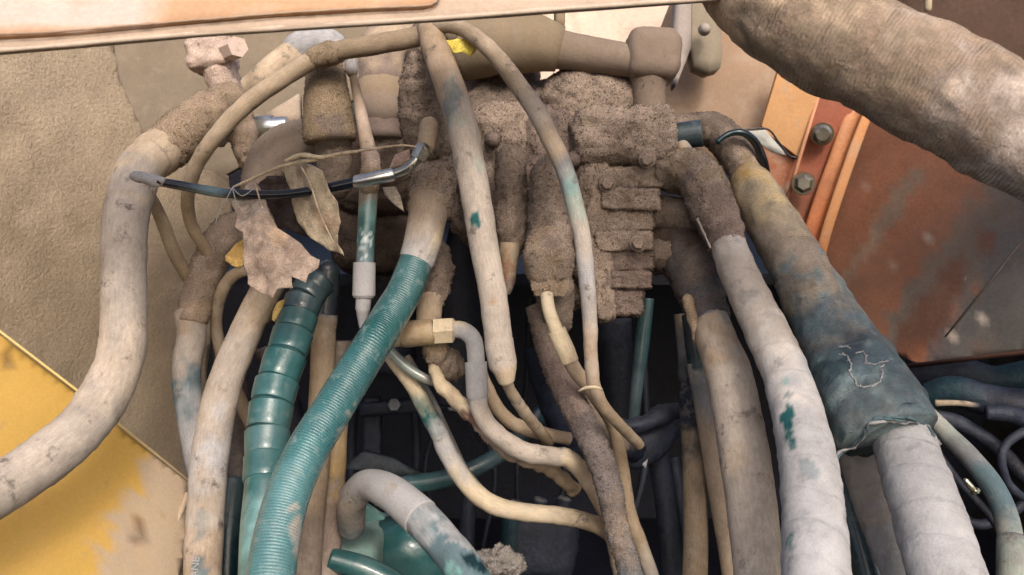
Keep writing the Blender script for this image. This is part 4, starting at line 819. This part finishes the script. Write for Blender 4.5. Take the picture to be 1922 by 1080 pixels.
# chalk mark on the sleeve
ck = MB()
for k, st in enumerate(([(1572,652),(1588,650),(1600,656)], [(1574,664),(1590,668),(1597,684),(1595,700),(1604,712),(1608,724),(1622,727),(1640,724),(1652,716),(1657,700),(1652,690),(1662,684)], [(1606,664),(1620,660),(1626,668),(1624,682),(1640,684),(1656,680),(1672,676)])):
    ptc = []
    for i in range(len(st)-1):
        for q in range(4):
            tt = q/4; x = st[i][0]*(1-tt)+st[i+1][0]*tt+r_.uniform(-1, 1); y = st[i][1]*(1-tt)+st[i+1][1]*tt+r_.uniform(-1, 1)
            h = hs(x, y)
            if h: ptc.append((x, y, 2+r_.random()*2, (h-CAM).dot(FWD)-.0002, 'white'))
    if len(ptc) > 2: ck.tube(ptc, sides=8, lump=.001, lscale=500)
ck.grains(40, .0012); ck.build('chalk_mark', M_CHALK, sp_)
# dark grommet hose between block and rear elbow
hosething('rubber_coupling', 'dark blue black rubber coupling right of the valve block', 'coupling', [
    ('coupling_body', M_TEAL, [(1266,256,50,1.20,'navy'),(1318,250,52,1.19,'navy')], dict(RIM)),
    ('cap', M_SMOOTH, [(1282,276,26,1.15,'pale'),(1288,288,30,1.15,'tan')], dict(sides=16, cap='round'))])
hosething('dark_arch_hose', 'thin dark green hose curving over the rear elbow to the sleeve', 'hose', [
    ('hose_body', M_GLOSS, [(1345,268,10,1.20,'deep'),(1368,252,12,1.20,'deep'),(1396,250,14,1.20,'deep'),(1420,272,16,1.21,'black'),(1434,310,18,1.22,'black'),(1440,350,18,1.24,'black')], dict(sides=14))])
hosething('low_teal_hose', 'dark teal hose low down between the two fattest white hoses', 'hose', [
    ('hose_body', M_TEAL, [(1570,880,70,1.12,'deep'),(1596,960,76,1.10,'deep'),(1620,1040,80,1.08,'deep'),(1640,1130,84,1.06,'deep'),(1660,1260,84,1.04,'deep')], dict(sides=24))])

# ================================================================== LOWER RIGHT TANGLE
hosething('grey_green_hose', 'grey green hose curving down at the far right edge', 'hose', [
    ('hose_body', M_DUST, [(1740,775,30,1.2,'grey'),(1775,812,34,1.18,'mint'),(1820,858,38,1.15,'grey'),(1862,912,42,1.12,'bluegrey'),(1888,970,44,1.09,'bluegrey'),(1900,1040,46,1.06,'mint'),(1902,1120,48,1.04,'mint'),(1900,1260,50,1.02,'mint')], dict(sides=28)),
    ('sleeve', M_DUST, [(1900,1014,54,1.065,'grey'),(1904,1060,62,1.045,'mint'),(1904,1130,66,1.03,'mint'),(1902,1260,66,1.0,'mint')], dict(sides=28))])
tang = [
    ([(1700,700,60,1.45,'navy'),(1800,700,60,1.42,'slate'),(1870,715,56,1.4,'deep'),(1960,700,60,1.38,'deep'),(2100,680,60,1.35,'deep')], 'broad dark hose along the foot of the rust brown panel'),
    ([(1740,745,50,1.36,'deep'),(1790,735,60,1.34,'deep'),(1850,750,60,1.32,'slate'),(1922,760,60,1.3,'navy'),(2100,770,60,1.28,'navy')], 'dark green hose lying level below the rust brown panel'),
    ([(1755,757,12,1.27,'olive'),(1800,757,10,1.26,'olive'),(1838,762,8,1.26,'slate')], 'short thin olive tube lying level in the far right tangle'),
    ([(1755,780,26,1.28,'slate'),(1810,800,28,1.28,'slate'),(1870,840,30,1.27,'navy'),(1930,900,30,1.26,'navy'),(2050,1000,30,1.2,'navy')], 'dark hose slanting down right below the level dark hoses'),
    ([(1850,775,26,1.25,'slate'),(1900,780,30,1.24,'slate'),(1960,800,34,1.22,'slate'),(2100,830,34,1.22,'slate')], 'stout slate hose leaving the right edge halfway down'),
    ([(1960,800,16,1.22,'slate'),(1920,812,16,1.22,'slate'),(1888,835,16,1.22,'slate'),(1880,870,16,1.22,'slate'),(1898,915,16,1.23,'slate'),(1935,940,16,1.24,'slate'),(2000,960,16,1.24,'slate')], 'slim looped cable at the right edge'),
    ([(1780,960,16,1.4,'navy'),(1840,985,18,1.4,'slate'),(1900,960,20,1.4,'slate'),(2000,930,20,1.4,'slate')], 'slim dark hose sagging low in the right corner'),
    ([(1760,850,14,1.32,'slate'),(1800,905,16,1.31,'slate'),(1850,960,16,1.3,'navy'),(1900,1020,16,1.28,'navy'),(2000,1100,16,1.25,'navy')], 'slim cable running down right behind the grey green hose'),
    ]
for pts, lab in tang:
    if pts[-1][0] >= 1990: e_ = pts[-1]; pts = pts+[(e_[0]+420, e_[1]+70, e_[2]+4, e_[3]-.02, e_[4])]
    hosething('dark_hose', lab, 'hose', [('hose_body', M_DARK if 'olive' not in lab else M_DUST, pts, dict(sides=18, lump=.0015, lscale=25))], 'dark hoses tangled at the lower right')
rb = thing('added_glint', 'added bright bolt shape for a glint in the dark at the lower right', 'bolt', P(1820, 912, 1.2))
MB().tube([(1813,903,11,1.2,(235,232,200)),(1820,912,13,1.2,(235,232,200)),(1828,920,10,1.2,(235,232,200))], sides=12, linear=True, cap='round').build('glint_shank', M_METAL, rb)  # bolt shape added for a glint, its gleam put into pale colour
MB().tube([(1828,920,18,1.2,(180,176,150)),(1832,925,18,1.2,(180,176,150))], sides=6, linear=True).build('bolt_head', M_METAL, rb, smooth='auto')

# ================================================================== CLUTTER DEEP IN THE BAY
rr_ = random.Random(12)  # dim colours put the bay's shade into this clutter
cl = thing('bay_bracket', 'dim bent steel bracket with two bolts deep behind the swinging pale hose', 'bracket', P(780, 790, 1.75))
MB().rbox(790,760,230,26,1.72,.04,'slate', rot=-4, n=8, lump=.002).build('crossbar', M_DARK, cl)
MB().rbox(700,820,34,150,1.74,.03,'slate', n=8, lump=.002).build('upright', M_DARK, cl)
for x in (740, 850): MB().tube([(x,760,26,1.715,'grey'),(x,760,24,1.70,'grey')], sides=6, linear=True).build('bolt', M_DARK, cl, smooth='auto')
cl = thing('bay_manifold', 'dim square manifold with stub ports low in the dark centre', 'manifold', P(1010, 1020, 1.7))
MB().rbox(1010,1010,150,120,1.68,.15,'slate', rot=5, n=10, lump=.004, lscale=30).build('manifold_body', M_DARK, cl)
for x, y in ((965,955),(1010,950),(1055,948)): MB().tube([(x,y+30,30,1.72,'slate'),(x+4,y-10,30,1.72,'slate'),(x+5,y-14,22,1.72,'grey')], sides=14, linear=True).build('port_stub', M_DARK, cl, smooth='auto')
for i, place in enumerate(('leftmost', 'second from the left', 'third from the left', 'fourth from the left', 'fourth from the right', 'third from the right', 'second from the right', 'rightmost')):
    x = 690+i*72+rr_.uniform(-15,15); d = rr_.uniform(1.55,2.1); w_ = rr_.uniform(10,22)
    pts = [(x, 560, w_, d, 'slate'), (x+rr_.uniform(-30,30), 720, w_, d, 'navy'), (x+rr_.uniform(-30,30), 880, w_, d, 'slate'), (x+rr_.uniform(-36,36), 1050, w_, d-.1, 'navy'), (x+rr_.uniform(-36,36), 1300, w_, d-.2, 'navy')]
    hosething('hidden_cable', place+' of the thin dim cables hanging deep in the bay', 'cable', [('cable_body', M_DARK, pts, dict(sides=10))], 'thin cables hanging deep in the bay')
